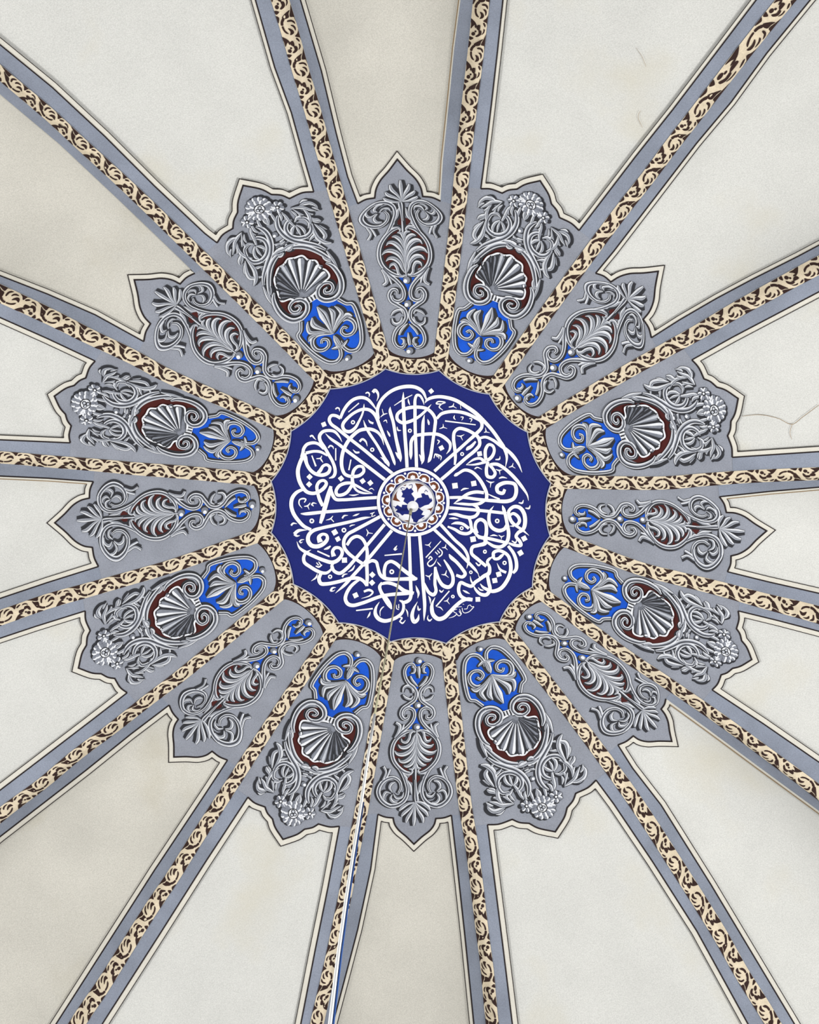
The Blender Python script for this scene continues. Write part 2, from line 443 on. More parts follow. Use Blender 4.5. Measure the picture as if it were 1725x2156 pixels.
def mid_outline(mb, A, T):
    """the pale stripe between the two lines"""
    n = max(len(A), len(T)); 
    def rs(P):
        L = np.concatenate([[0], np.cumsum(np.hypot(*np.diff(P, axis=0).T))]); t = np.linspace(0, L[-1], n)
        return np.column_stack([np.interp(t, L, P[:, 0]), np.interp(t, L, P[:, 1])])
    a, t = rs(A), rs(T); V = np.concatenate([lift(a, 0.009), lift(t, 0.009)])
    mb.add(V, [(i, i+1, n+i+1, n+i) for i in range(n-1)], 'edge')
def side_lines(k, side, parent):
    b = BAY[k]; key = 'cw' if side else 'cc'
    if GAP[k][side] is None: return
    mb = MB(); A = dense(b[key]); T = dense(b['t' + key])
    mid_outline(mb, A, T)
    if (k, side) in TANSIDE: poly_line(mb, T, 1.8, L_LINE, 'tan')
    else:
        poly_line(mb, A, 2.7, L_LINE, 'line'); poly_line(mb, T, 1.5, L_LINE, 'line' if GAP[k][side] > 6 else 'tan')
    mb.build('border_line', parent)

# ------------------------------------------------------------------ vine pattern (one repeat, traced from the photograph)
def _tile(pts, dy=(0, 0)):
    o = []
    for x, y in pts:
        dx, d = x - 515 + dy[0], y - 750 + dy[1]
        o.append(((dx * .993 - d * .121) / 145, (dx * .121 + d * .993) / 826))
    return np.array(o)
HOLES = [_tile(p) for p in (
 [(603,395),(618,480),(650,570),(540,490),(575,450)], [(322,500),(350,545),(415,572),(380,620),(350,700),(330,600)],
 [(366,850),(400,930),(450,935),(430,1060),(410,1150),(385,960)], [(665,840),(690,960),(640,930),(645,890)], [(672,990),(700,1050),(622,1032)],
 [(490,605),(440,630),(435,670),(470,710),(510,720),(480,660)], [(520,630),(560,640),(600,700),(610,765),(590,765),(570,700)],
 [(405,680),(400,740),(430,780),(465,775),(430,740)], [(400,800),(410,850),(450,875),(505,860),(505,845),(440,840)],
 [(590,790),(622,795),(615,860),(580,905),(555,880),(580,840)], [(480,925),(560,900),(580,925),(520,990),(455,1040),(475,985)],
 [(560,1075),(590,1080),(550,1140),(560,1190),(520,1195),(508,1130)], [(555,1200),(605,1235),(600,1290),(565,1300),(550,1250)],
 [(625,1235),(645,1265),(640,1310),(615,1280)], [(490,1130),(475,1190),(480,1240),(460,1230),(460,1170)], [(465,1285),(510,1340),(500,1360),(465,1320)])]
for c, r in (((640,1115),30), ((612,1168),17)):
    HOLES.append(_tile([(c[0] + r*math.cos(a*PI/4), c[1] + r*1.1*math.sin(a*PI/4)) for a in range(8)]))
class Track:
    """a path in plan with its own running number: whole numbers are leaf balls"""
    def __init__(s, t, P):
        s.t = np.asarray(t, float); s.P = np.asarray(P, float)
        tt = []; pp = []
        A = spline(np.column_stack([s.P, s.t]), 0.03); s.tt = A[:, 2]; s.xy = A[:, :2]
        s.N = normals(s.xy)
    def at(s, t, u):
        x = np.interp(t, s.tt, s.xy[:, 0]); y = np.interp(t, s.tt, s.xy[:, 1])
        nx = np.interp(t, s.tt, s.N[:, 0]); ny = np.interp(t, s.tt, s.N[:, 1])
        return plan_px(np.column_stack([x - nx * u, y - ny * u]))
def vine(track, hw, parent, t0, t1):
    mb = MB(); n = int((t1 - t0) * 12) + 2; tt = np.linspace(t0, t1, n); cols = []
    for u in np.linspace(-1, 1, 5): cols.append(lift(track.at(tt, np.full(n, u * hw)), L_BAND + nxt()))
    V = np.concatenate(cols); mb.add(V, [(c*n+i, c*n+i+1, (c+1)*n+i+1, (c+1)*n+i) for c in range(4) for i in range(n-1)], 'cream')
    hb = mb
    for k in range(int(math.floor(t0)) - 1, int(math.ceil(t1)) + 1):
        for h in HOLES:
            t = k + h[:, 1]
            if t.min() < t0 or t.max() > t1: continue
            sm = spline(np.column_stack([h[:, 0], h[:, 1] * 5.7]), .16, True); t = k + sm[:, 1] / 5.7
            px = track.at(t, np.clip(sm[:, 0], -1, 1) * hw)
            c = px.mean(0); n = len(px)
            V = lift(np.concatenate([px, [c]]), L_HOLE + nxt())
            hb.add(V, [(i, (i+1) % n, n) for i in range(n)], 'brown')
    mb.build('vine_band', parent)
HOLES = [h.mean(0) + (h - h.mean(0)) * 1.12 for h in HOLES]
HW = 0.0665
TRACK = []
for i in range(16):
    P = unproject(sorted(RIB_PX[i], key=lambda p: math.hypot(p[0]-872, p[1]-1058)))[:, :2]
    sp = np.hypot(*np.diff(P, axis=0).T).mean()
    c = np.array(CUSP[i]); q = np.array([872, 1058.0]); d = (c - q) / np.hypot(*(c - q))
    S = unproject([c + d * 14])[0, :2]
    t = [-np.hypot(*(P[0] - S)) / sp] + list(range(len(P))); Q = [S] + list(P)
    dv = (P[-1] - P[0]); dv = dv / np.hypot(*dv)
    while np.hypot(*Q[-1]) < RMAX: Q.append(Q[-1] + dv * sp); t.append(t[-1] + 1)
    TRACK.append(Track(t, Q))
WHERE = ['leaving the top edge right of centre', 'running up into the top right corner', 'meeting the right edge a quarter way down',
 'meeting the right edge just above middle', 'meeting the right edge just below middle', 'meeting the right edge three quarters down',
 'running down into the bottom right corner', 'leaving the bottom edge right of centre', 'leaving the bottom edge behind the cord',
 'leaving the bottom edge near the left corner', 'meeting the left edge three quarters down', 'meeting the left edge just below middle',
 'meeting the left edge just above middle', 'meeting the left edge a quarter way down', 'meeting the left edge near the top corner', 'leaving the top edge left of centre']
for i in range(16):
    tr = TRACK[i]; a = lift(tr.at(np.array([3.0]), np.array([0.0])), 0)[0]
    root = empty('dome_rib', a, 'grey rib with cream vine band ' + WHERE[i], 'rib', 'ribs radiating from the medallion')
    g = MB(); R = np.hypot(tr.xy[:, 0], tr.xy[:, 1])
    for k, side in ((i, 1), ((i + 1) % 16, 0)):
        L = unproject(dense(BAY[k]['cw' if side else 'cc'], 4))[:, :2]; LR = np.hypot(L[:, 0], L[:, 1])
        o = np.argsort(LR); rr = np.arange(LR.min() - 0.02, min(LR.max(), R.max()), 0.045)
        line = np.column_stack([np.interp(rr, LR[o], L[o, 0]), np.interp(rr, LR[o], L[o, 1])])
        mid = np.column_stack([np.interp(rr, R, tr.xy[:, 0]), np.interp(rr, R, tr.xy[:, 1])])
        n = len(rr); e = nxt()
        V = np.concatenate([lift(plan_px(mid * (1 - f) + line * f), L_RIB + e) for f in np.linspace(0, 1, 7)])
        g.add(V, [(c*n+j, c*n+j+1, (c+1)*n+j+1, (c+1)*n+j) for c in range(6) for j in range(n-1)], 'grey')
    g.build('grey_band', root)
    vine(tr, HW, root, tr.tt[0], tr.tt[-1])
    side_lines(i, 1, root); side_lines((i + 1) % 16, 0, root)

# ------------------------------------------------------------------ scalloped vine border round the medallion
def edge_arc(k, out=0.0, n=16):
    """medallion edge across bay k, dipping inwards between two cusps"""
    a = np.array(CUSP[(k - 1) % 16], float); b = np.array(CUSP[k], float); q = np.array([870., 1064.])
    m = (a + b) / 2; inw = (q - m) / np.hypot(*(q - m)); t = np.linspace(0, 1, n)
    P = a + (b - a) * t[:, None] + inw * (10 * 4 * t * (1 - t))[:, None]
    if out:
        d = P - q; d /= np.hypot(*d.T)[:, None]; P = P + d * out
    return P
root = empty('scalloped_border', lift([(870, 1064)], 0.0)[0], 'scalloped cream vine border around the dark blue medallion', 'border')
g = MB()
inner = np.concatenate([edge_arc(k)[:-1] for k in range(16)]); outer = np.concatenate([edge_arc(k, 98)[:-1] for k in range(16)]); n = len(inner)
V = np.concatenate([lift(inner * (1 - f) + outer * f, L_RING) for f in np.linspace(-0.03, 1, 7)])
g.add(V, [(c*n+j, c*n+(j+1) % n, (c+1)*n+(j+1) % n, (c+1)*n+j) for c in range(6) for j in range(n)], 'brown')
g.build('dark_ground', root)
for k in range(16):
    P = unproject(edge_arc(k, 16.5))[:, :2]; L = np.concatenate([[0], np.cumsum(np.hypot(*np.diff(P, axis=0).T))])
    tr = Track(L / L[-1] * 2.05 - 0.4 + (0.45 if k % 2 else 0), P)
    vine(tr, 0.071, root, tr.tt[0], tr.tt[-1])

# ------------------------------------------------------------------ ornament panels
# Traced once on the two lowest panels (image pixels), the half nearer the clockwise side, then mirrored about the axis.
NA = (780, 1360, 4.9); NB = (780, 1500, 4.9); NC = (770, 1620, 4.9)
WA = (950, 1340, 3.2667); WB = (970, 1470, 3.2667); WC = (990, 1600, 3.6296)
def tr(tile, pts):
    return [(tile[0] + p[0] / tile[2], tile[1] + p[1] / tile[2], *[w / tile[2] for w in p[2:3]]) for p in pts]
class Axis:
    def __init__(s, a, b): s.a = np.array(a, float); d = np.array(b, float) - s.a; s.d = d / np.hypot(*d); s.n = np.array([-s.d[1], s.d[0]])
    def mirror(s, pts):
        o = []
        for p in pts:
            q = np.array(p[:2]) - s.a; r = s.a + s.d * (q @ s.d) - s.n * (q @ s.n); o.append((r[0], r[1], *p[2:]))
        return o
    def on(s, p):
        q = np.array(p[:2]) - s.a; r = s.a + s.d * (q @ s.d); return (r[0], r[1])
AXN = Axis((883, 1390.6), (871, 1777)); AXW = Axis((1012, 1366), (1168, 1751))
# strokes: (part, style, points); style M = moulded scroll band, L = leaf or petal, H = chalk highlight, K = charcoal line
N_HALF = [
 ('scrollwork','M',tr(NA,[(470,225,20),(440,182,26),(390,190,28),(357,245,30),(365,320,32),(400,380,34),(450,425,34),(476,480,34),(460,550,34),(400,595,36),(335,640,36),(318,700,36),(350,745,32),(390,735,26),(392,700,18)])),
 ('scrollwork','M',tr(NA,[(340,690,18),(355,650,24),(400,632,30),(445,655,30),(458,705,32),(440,765,32),(390,825,34),(320,885,36),(262,950,38)])),
 ('scrollwork','L',tr(NA,[(338,470,16),(350,425,30),(385,408,36),(425,430,30),(440,480,14)])),
 ('scrollwork','L',tr(NA,[(335,495,14),(365,530,30),(420,545,26),(445,510,12)])),
 ('scrollwork','L',tr(NA,[(412,305,22),(432,350,30),(470,395,22),(490,415,8)])),
 ('scrollwork','L',tr(NA,[(430,210,10),(455,225,30),(450,265,26),(420,275,10)])),
 ('scrollwork','L',tr(NA,[(262,785,30),(300,815,40),(285,880,34),(250,940,20)])),
 ('scrollwork','L',tr(NA,[(345,800,20),(330,840,26),(300,890,16)])),
 ('scrollwork','M',tr(NB,[(440,182,20),(390,190,28),(320,225,32),(262,280,34),(232,345,38),(226,420,38),(245,495,38),(295,565,38),(360,615,36),(430,632,20)])),
 ('scrollwork','L',tr(NB,[(425,590,10),(440,610,26),(415,635,30),(360,640,16)])),
 ('scrollwork','M',tr(NB,[(290,560,26),(340,640,34),(372,720,36),(388,800,36),(365,885,38),(300,945,40),(210,962,42),(125,910,42),(85,825,42),(112,735,38),(175,682,34),(250,672,32),(305,712,30),(318,775,26),(290,830,18)])),
 ('scrollwork','L',tr(NB,[(225,820,10),(195,775,30),(215,730,34),(260,715,12)])),
 ('scrollwork','L',tr(NB,[(215,830,10),(160,815,32),(135,855,30),(140,900,10)])),
 ('scrollwork','L',tr(NB,[(225,842,10),(205,885,32),(235,925,32),(280,925,10)])),
 ('scrollwork','L',tr(NB,[(238,832,10),(275,875,32),(325,865,28),(345,820,8)])),
 ('scrollwork','L',tr(NB,[(135,555,34),(160,610,26),(130,690,22),(105,760,10)])),
 ('scrollwork','L',tr(NB,[(205,580,26),(180,640,26),(150,690,14)])),
 ('scrollwork','L',tr(NB,[(385,705,14),(410,760,40),(420,815,30),(430,850,8)])),
 ('scrollwork','L',tr(NB,[(355,650,10),(375,675,26),(380,700,14)])),
 ('palmette','L',tr(NB,[(470,195,22),(440,186,30),(412,212,32),(400,262,36),(372,300,36),(335,292,28),(322,262,8)])),
 ('palmette','L',tr(NB,[(472,215,14),(450,250,26),(425,310,46),(370,352,50),(318,352,34),(290,325,8)])),
 ('palmette','L',tr(NB,[(474,240,12),(458,310,30),(420,385,54),(345,425,54),(285,420,36),(252,388,8)])),
 ('palmette','L',tr(NB,[(476,290,12),(462,380,34),(425,455,58),(360,500,50),(315,498,30),(295,470,8)])),
 ('palmette','L',tr(NB,[(477,360,12),(465,450,34),(435,520,50),(385,552,38),(350,548,10)])),
 ('palmette','L',tr(NB,[(478,440,12),(468,530,32),(445,580,34),(405,585,10)])),
 ('fan_shell','L',tr(NC,[(505,335,14),(440,345,34),(375,385,44),(345,420,20)])),
 ('fan_shell','L',tr(NC,[(507,340,14),(455,390,34),(390,445,44),(368,480,20)])),
 ('fan_shell','L',tr(NC,[(508,345,14),(475,420,32),(425,500,44),(415,545,22)])),
]
N_AXIS = [
 ('palmette','L',tr(NB,[(480,180,16),(478,330,24),(476,480,26),(474,610,24),(473,700,20)])),
 ('palmette','M',tr(NB,[(473,690,18),(476,790,26),(480,880,44),(482,915,40)])),
 ('scrollwork','L',tr(NA,[(495,205,30),(498,250,40),(505,330,10)])),
 ('fan_shell','L',tr(NC,[(509,340,16),(500,430,34),(494,520,46),(492,580,22)])),
]
N_BEADS = [tr(NA,[p])[0] for p in ((505,150,34),(497,607,34),(482,832,34))]
N_BLUE = tr(NA,[(505,120),(440,165),(375,235),(365,300),(400,385),(470,440),(488,505),(470,560),(390,615),(470,660),(476,720),(455,780),(385,870),(482,885)])
N_MAR1 = tr(NB,[(480,205),(400,235),(300,265),(245,340),(235,430),(270,520),(340,590),(430,625),(475,632)])
N_MAR2 = tr(NB,[(473,640),(420,655),(385,690),(420,720),(473,745)])
W_HALF = [
 ('cartouche_frame','M',tr(WA,[(232,205,12),(222,165,20),(185,128,22),(140,128,24),(108,165,24),(98,240,24),(108,340,24),(140,435,22),(175,442,20),(225,478,20)])),
 ('leaf_spray','L',tr(WA,[(268,250,10),(262,215,30),(235,170,30),(205,190,22),(190,205,8)])),
 ('leaf_spray','M',tr(WA,[(278,262,14),(235,320,22),(180,345,28),(142,320,28),(132,275,26),(158,240,24),(200,236,22),(222,265,20),(205,292,18),(182,280,16)])),
 ('leaf_spray','L',tr(WA,[(270,268,12),(225,330,34),(175,365,40),(145,355,10)])),
 ('leaf_spray','L',tr(WA,[(274,270,12),(238,335,30),(205,385,40),(225,420,28),(250,440,8)])),
 ('leaf_spray','L',tr(WA,[(280,272,14),(262,345,34),(258,400,50),(285,435,10)])),
 ('volute','M',tr(WA,[(283,572,10),(302,560,14),(300,540,18),(270,538,20),(250,565,20),(262,598,20),(300,604,22),(338,575,24),(342,528,26),(308,494,30),(255,490,32),(210,522,34),(192,580,36),(200,650,34),(235,718,28),(270,742,12)])),
 ('scrollwork','M',tr(WB,[(150,275,22),(180,335,28),(240,395,32),(310,435,34),(380,445,28),(435,432,12)])),
 ('scrollwork','L',tr(WB,[(160,325,14),(178,330,34),(205,350,30),(215,375,10)])),
 ('scrollwork','L',tr(WB,[(390,460,12),(410,432,36),(435,425,12)])),
 ('scrollwork','L',tr(WB,[(425,470,10),(450,440,36),(485,430,34),(530,405,10)])),
 ('scrollwork','L',tr(WB,[(440,505,8),(470,480,22),(500,465,10)])),
 ('scrollwork','M',tr(WC,[(140,-20,18),(190,15,30),(270,45,36),(350,70,38),(410,115,40),(448,180,36),(452,240,30),(440,275,14)])),
 ('scrollwork','M',tr(WC,[(300,240,14),(250,250,26),(215,205,30),(215,145,30),(255,100,32),(315,88,34),(370,112,34),(396,165,32),(378,215,26),(345,235,12)])),
 ('scrollwork','L',tr(WC,[(318,195,10),(280,175,30),(262,145,32),(265,115,10)])),
 ('scrollwork','L',tr(WC,[(322,190,10),(305,150,26),(295,110,10)])),
 ('scrollwork','L',tr(WC,[(326,190,10),(350,150,32),(352,110,10)])),
 ('scrollwork','L',tr(WC,[(335,190,20),(360,225,32),(385,270,30),(410,300,12)])),
 ('scrollwork','L',tr(WC,[(325,215,10),(300,250,28),(275,260,26),(290,300,8)])),
 ('acanthus','L',tr(WC,[(405,290,20),(385,270,26),(390,235,8)])),
 ('acanthus','L',tr(WC,[(430,300,20),(415,260,26),(420,230,8)])),
 ('acanthus','L',tr(WC,[(490,300,18),(470,260,26),(460,220,8)])),
 ('acanthus','L',tr(WC,[(525,285,18),(512,245,28),(508,205,8)])),
 ('acanthus','L',tr(WB,[(135,265,8),(155,330,26),(185,400,12)])),
]
for q in ([(88,35,12),(130,45,40),(175,85,44),(195,150,30),(200,205,8)], [(150,62,24),(168,36,18),(192,20,4)], [(185,108,28),(217,86,22),(243,58,4)], [(140,62,22),(118,100,38),(136,150,40),(168,185,22),(185,202,6)],
          [(132,224,14),(150,240,32),(185,247,28),(206,264,8)], [(145,213,8),(180,224,20),(206,246,8)], [(236,162,6),(214,210,28),(208,265,34),(224,310,30),(250,337,8)], [(178,288,10),(202,291,28),(232,315,22),(246,332,6)],
          [(250,278,8),(276,290,24),(302,310,16),(330,332,6)], [(336,335,8),(290,344,28),(245,350,36),(195,331,30),(150,318,8)], [(272,355,14),(232,385,38),(180,396,38),(143,370,28),(134,334,6)], [(262,380,8),(226,406,24),(194,414,6)],
          [(178,352,12),(150,346,26),(124,322,6)], [(300,258,8),(312,288,24),(340,312,8)], [(212,120,6),(200,140,22),(206,180,14)], [(100,150,4),(122,165,20),(150,190,8)]):
    W_HALF.append(('acanthus', 'L', tr(WC, q)))
W_AXIS = [('leaf_spray','L',tr(WA,[(276,262,14),(292,330,40),(315,400,64),(340,440,30),(352,458,8)]))]
W_BEAD = tr(WA,[(201,84,24)])[0]
W_BEAD2 = tr(WC,[(478,128,26)])[0]
W_BLUE = tr(WA,[(205,95),(140,120),(102,170),(95,250),(108,350),(142,440),(225,480),(300,490),(385,520)])
W_MAR = tr(WB,[(370,60),(260,70),(175,120),(145,190),(150,270),(200,355),(280,415),(350,440),(430,445)])
W_SHELL = tr(WB,[(320,112),(285,135),(232,190),(196,222),(212,268),(246,290),(262,340),(308,352),(340,386),(392,378),(432,376),(462,346),(502,325),(522,290),(536,258),(526,200),(516,155),(500,118),(440,122),(400,100)])
W_BIG = AXW.on(tr(WC,[(553,360)])[0]); W_SMALL = tr(WC,[(435,350)])[0]
W_SHELLBASE = tr(WB,[(372,125)])[0]

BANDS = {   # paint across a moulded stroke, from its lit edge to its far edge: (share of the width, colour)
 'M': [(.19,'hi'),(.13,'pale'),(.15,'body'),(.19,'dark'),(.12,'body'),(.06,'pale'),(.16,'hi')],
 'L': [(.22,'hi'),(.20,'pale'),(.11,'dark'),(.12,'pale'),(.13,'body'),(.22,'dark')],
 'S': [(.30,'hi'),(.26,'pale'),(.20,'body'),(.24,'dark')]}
def paint_stroke(mb, pts, style, warp, lit, off=L_BODY, k=1.0, sh=3.4):
    """one moulded or leaf-shaped stroke on a charcoal backing"""
    A = spline(pts, 2.0); P = A[:, :2]; w = np.maximum(A[:, 2] * k, 0.6); n = len(P)
    Nn = normals(P); dl = Nn @ lit
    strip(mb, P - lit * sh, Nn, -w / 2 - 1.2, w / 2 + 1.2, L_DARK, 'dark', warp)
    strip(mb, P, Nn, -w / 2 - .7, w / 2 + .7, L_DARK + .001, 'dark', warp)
    h = np.minimum(w * 0.0044 * 0.20, 0.012)
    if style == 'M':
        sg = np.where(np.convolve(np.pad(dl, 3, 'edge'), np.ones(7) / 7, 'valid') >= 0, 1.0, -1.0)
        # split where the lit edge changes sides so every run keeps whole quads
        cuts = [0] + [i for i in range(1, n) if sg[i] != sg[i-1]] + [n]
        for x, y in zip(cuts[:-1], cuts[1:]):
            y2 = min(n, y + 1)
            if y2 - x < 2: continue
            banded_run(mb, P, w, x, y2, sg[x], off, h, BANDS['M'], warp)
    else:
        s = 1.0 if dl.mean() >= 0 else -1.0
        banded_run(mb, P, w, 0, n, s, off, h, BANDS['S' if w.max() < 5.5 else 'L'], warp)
def banded_run(mb, P, w, x, y, s, off, h, bands, warp):
    Nn = normals(P)[x:y]; Q = P[x:y]; ww = w[x:y]; hh = h[x:y]; n = y - x
    f = np.concatenate([[0], np.cumsum([q for q, _ in bands])]); f /= f[-1]; e = nxt()
    V = np.concatenate([lift(warp(Q + Nn * (s * ww * (.5 - g))[:, None]), off + e + hh * (1 - (2 * g - 1) ** 2)) for g in f])
    base = mb.n; mb.v.append(V); mb.n += len(V)
    for c, (_, k) in enumerate(bands):
        i = mb.slot(k)
        for r in range(n - 1):
            mb.f.append((base + c*n + r, base + c*n + r+1, base + (c+1)*n + r+1, base + (c+1)*n + r)); mb.m.append(i)
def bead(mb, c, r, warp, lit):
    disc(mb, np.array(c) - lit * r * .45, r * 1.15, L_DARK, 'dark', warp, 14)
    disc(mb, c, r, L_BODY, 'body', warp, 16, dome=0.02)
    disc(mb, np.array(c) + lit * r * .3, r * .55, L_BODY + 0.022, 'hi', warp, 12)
def flower(mb, c, r, warp, lit, petals, rot=0.0):
    """many-petalled rose (large) or five-petalled blossom (small); returns the mesh of its centre"""
    c = np.array(c); ct = MB(); big = r > 16
    for j in range(petals):
        a = rot + 2 * PI * j / petals; d = np.array([math.cos(a), math.sin(a)])
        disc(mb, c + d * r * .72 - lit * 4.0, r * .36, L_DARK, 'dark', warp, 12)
    for rr, sz, z, m in ((.80, .34, 0.0, 'body'), (.55, .36, .006, 'body')) if big else ((.58, .50, 0, 'body'),):
        npz = petals if rr > .56 else max(5, petals - 4)
        for j in range(npz):
            a = rot + (.3 if rr < .6 else 0) + 2 * PI * j / npz; d = np.array([math.cos(a), math.sin(a)])
            q = [(*(c + d * r * (rr - sz * .9)), r*sz*.5), (*(c + d * r * rr), r*sz*1.25), (*(c + d * r * min(1.04, rr + sz * .45)), r*sz*1.0), (*(c + d * r * min(1.08, rr + sz * .62)), r*sz*.4)]
            A = spline(q, 1.5); Nn = normals(A[:, :2]); w = A[:, 2]; s = 1.0 if (Nn @ lit).mean() > 0 else -1.0
            strip(mb, A[:, :2], Nn, -w / 2 - 1.0, w / 2 + 1.0, L_BODY + z, 'dark', warp)
            strip(mb, A[:, :2], Nn, -w / 2, w / 2, L_BODY + .002 + z, m, warp, height=np.full(len(A), .012))
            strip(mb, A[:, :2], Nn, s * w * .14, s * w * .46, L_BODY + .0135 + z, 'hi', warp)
    if big:
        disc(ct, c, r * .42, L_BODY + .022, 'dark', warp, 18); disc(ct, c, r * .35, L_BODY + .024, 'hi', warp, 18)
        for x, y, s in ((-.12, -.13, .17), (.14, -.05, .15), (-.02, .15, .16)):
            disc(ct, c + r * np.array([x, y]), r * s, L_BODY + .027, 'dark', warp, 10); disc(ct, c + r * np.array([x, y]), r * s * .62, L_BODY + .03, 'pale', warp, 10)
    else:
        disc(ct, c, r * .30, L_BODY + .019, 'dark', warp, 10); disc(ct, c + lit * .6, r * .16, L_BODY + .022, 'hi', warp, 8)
    return ct
def seashell(mb, warp, lit, rm):
    S = spline(W_SHELL, 3.0, True)[:, :2]; base = np.array(W_SHELLBASE[:2])
    c = S.mean(0)
    fill(mb, S, L_BODY, 'body', warp, 5.0)
    # fluted lobes from hinge to rim: alternating dark and pale ribs, swelling towards the room
    rim = np.array([(205,222),(230,280),(262,335),(318,356),(385,378),(448,360),(498,318),(525,262),(520,190),(500,125)], float)
    rim = np.array(tr(WB, rim))
    cols = ['dark','hi','body','hi','pale','dark','body','dark','dark']
    for j in range(9):
        m = (rim[j] + rim[j+1]) / 2; tip = m + (m - base) * .02; wd = np.hypot(*(rim[j+1] - rim[j]))
        b0 = base + (m - base) * .10
        q = [(b0[0], b0[1], wd * .12), *[(b0[0] + (tip[0]-b0[0]) * f, b0[1] + (tip[1]-b0[1]) * f, wd * g) for f, g in ((.35,.36),(.7,.74),(.92,.92),(1.0,.62))]]
        A = spline(q, 2.0); P = A[:, :2]; Nn = normals(P); w = A[:, 2]; s = 1.0 if (Nn @ lit).mean() > 0 else -1.0
        strip(mb, P, Nn, -w * .5, w * .5, L_BODY + .003, 'body', warp, height=np.linspace(.004, .02, len(P)))
        t = L_BODY + .005 + np.linspace(.004, .02, len(P))
        strip(mb, P, Nn, -w * .5, -w * .34, t, 'dark', warp); strip(mb, P, Nn, w * .36, w * .5, t, 'dark', warp)
        if j < 5: strip(mb, P[3:], Nn[3:], (s * w * .02)[3:], (s * w * .32)[3:], t[3:], 'hi', warp)
        else: strip(mb, P, Nn, -w * .2, w * .1, t, 'pale' if j == 5 else 'dark', warp)
    e = np.column_stack([S, np.full(len(S), 3.6)])
    ribbon(rm, e[:-2], L_BODY + .02, 'hi', warp)
    k = np.column_stack([S + (c - S) / np.hypot(*(c - S).T)[:, None] * 2.8, np.full(len(S), 1.2)])
    ribbon(rm, k[:-2], L_BODY + .022, 'dark', warp)

AN_N = [TIP[8], (797,1714.5), AXN.mirror([(797,1714.5)])[0], (883,1390.6), (878.4,1529.8), (874,1687), (825,1665), AXN.mirror([(825,1665)])[0]]
# per panel: bead, third bead, fan hinge, clockwise volute, counter-clockwise volute
PN = [((863,737),(856.6,588),(847,424),(897,446),(794.5,450.5)), ((1091,837),(1203.7,740),(1321,630.6),(1338,690),(1269.4,613.3)),
 ((1206.4,1091.6),(1354.9,1093.5),(1513.8,1112),(1487.6,1160.8),(1482,1071)), ((1114.9,1297.6),(1227,1384),(1351.9,1494),(1298.6,1516),(1370,1463)),
 ((883,1390.6),(878.4,1529.8),(874,1687),(825,1665),(921,1663)), ((650.4,1310.4),(540.2,1400.4),(424.5,1514),(409.8,1479.4),(476,1532.7)),
 ((530.9,1061.7),(381.3,1079),(216,1091),(237,1047.8),(242,1138)), ((623,839),(503,747),(372.6,641),(417.8,620),(355,696.5))]
VL = (1038.8,1511.4)
AN_W = [AXW.on((1170,1751)), (1027,1736), AXW.mirror([(1027,1736)])[0], (1011,1366), VL, AXW.mirror([VL])[0], W_BIG, W_SMALL[:2], AXW.mirror([W_SMALL])[0][:2]]
# per panel: bead, clockwise volute, counter-clockwise volute, rose, clockwise blossom, counter-clockwise blossom
PW = [((990.8,757.4),(1077,638.4),(1012.7,611.8),(1119,427),(1145.8,455),(1083,419)), ((1184.7,957),(1326.8,947.6),(1300.6,882),(1506.3,861.6),(1504.5,897),(1483.9,826)),
 ((1190,1217),(1320,1307),(1339.6,1246.5),(1530.5,1370.5),(1508,1391.8),(1526.8,1334)), ((1011,1366),(1038.8,1511.4),(1100,1490),(1142.3,1699),(1109.8,1696.4),(1171.8,1676.6)),
 ((751.9,1377),(661.4,1502.4),(727.8,1528),(617.7,1712),(590.6,1686.3),(652.4,1712)), ((551.8,1198.8),(401,1238),(427.5,1298),(221,1371.8),(217.5,1336.8),(246,1395.5)),
 ((543,941.7),(405.7,875.7),(388.3,931),(179.6,847.8),(198.7,818),(181,882.6)), ((733,751.8),(687.7,606),(625,643.8),(546.8,437),(584.4,432.5),(520,463.8))]
LITN = -AXN.n if (-AXN.n)[0] > 0 else AXN.n
LITW = -AXW.n if (-AXW.n)[0] > 0 else AXW.n
def ground_poly(k):
    """grey ground of panel k in pixels: pointed end, the two ribs, rounded inner end"""
    b = BAY[k]; tipc = soft(b['tip'], CUSPS_N if k % 2 == 0 else CUSPS_W)
    cw_t, cc_t = TRACK[k], TRACK[(k - 1) % 16]
    rc = 1.392 + 0.20
    def at_r(t, u):
        R = np.hypot(t.xy[:, 0], t.xy[:, 1]); return t.at(np.array([np.interp(rc, R, t.tt)]), np.array([u]))
    e_cw, e_cc = at_r(cw_t, HW * .9), at_r(cc_t, -HW * .9)
    arc = np.array([edge_arc(k, o, 51)[int(f * 50)] for f, o in ((.9, 46), (.82, 39.5), (.68, 35.5), (.5, 34), (.32, 35.5), (.18, 39.5), (.1, 46))])
    def side(t, corner, stop):
        r1 = np.hypot(*unproject([corner])[0, :2]); r0 = np.hypot(*unproject([stop])[0, :2])
        R = np.hypot(t.xy[:, 0], t.xy[:, 1]); rr = np.arange(r1, r0, -0.06)
        return plan_px(np.column_stack([np.interp(rr, R, t.xy[:, 0]), np.interp(rr, R, t.xy[:, 1])]))
    cw = side(cw_t, b['tip'][-1], e_cw[0]); cc = side(cc_t, b['tip'][0], e_cc[0])
    rounded = spline(np.concatenate([e_cw, arc, e_cc]), 3.0)
    return np.concatenate([tipc, cw, rounded, cc[::-1]])
PLACE_N = ['at the top of the picture', 'upper right, beneath the corner rib', 'right of the medallion, pointing at the right edge', 'lower right, pointing down to the corner',
 'directly below the medallion', 'lower left, pointing down to the corner', 'left of the medallion, pointing at the left edge', 'upper left, pointing up to the corner']
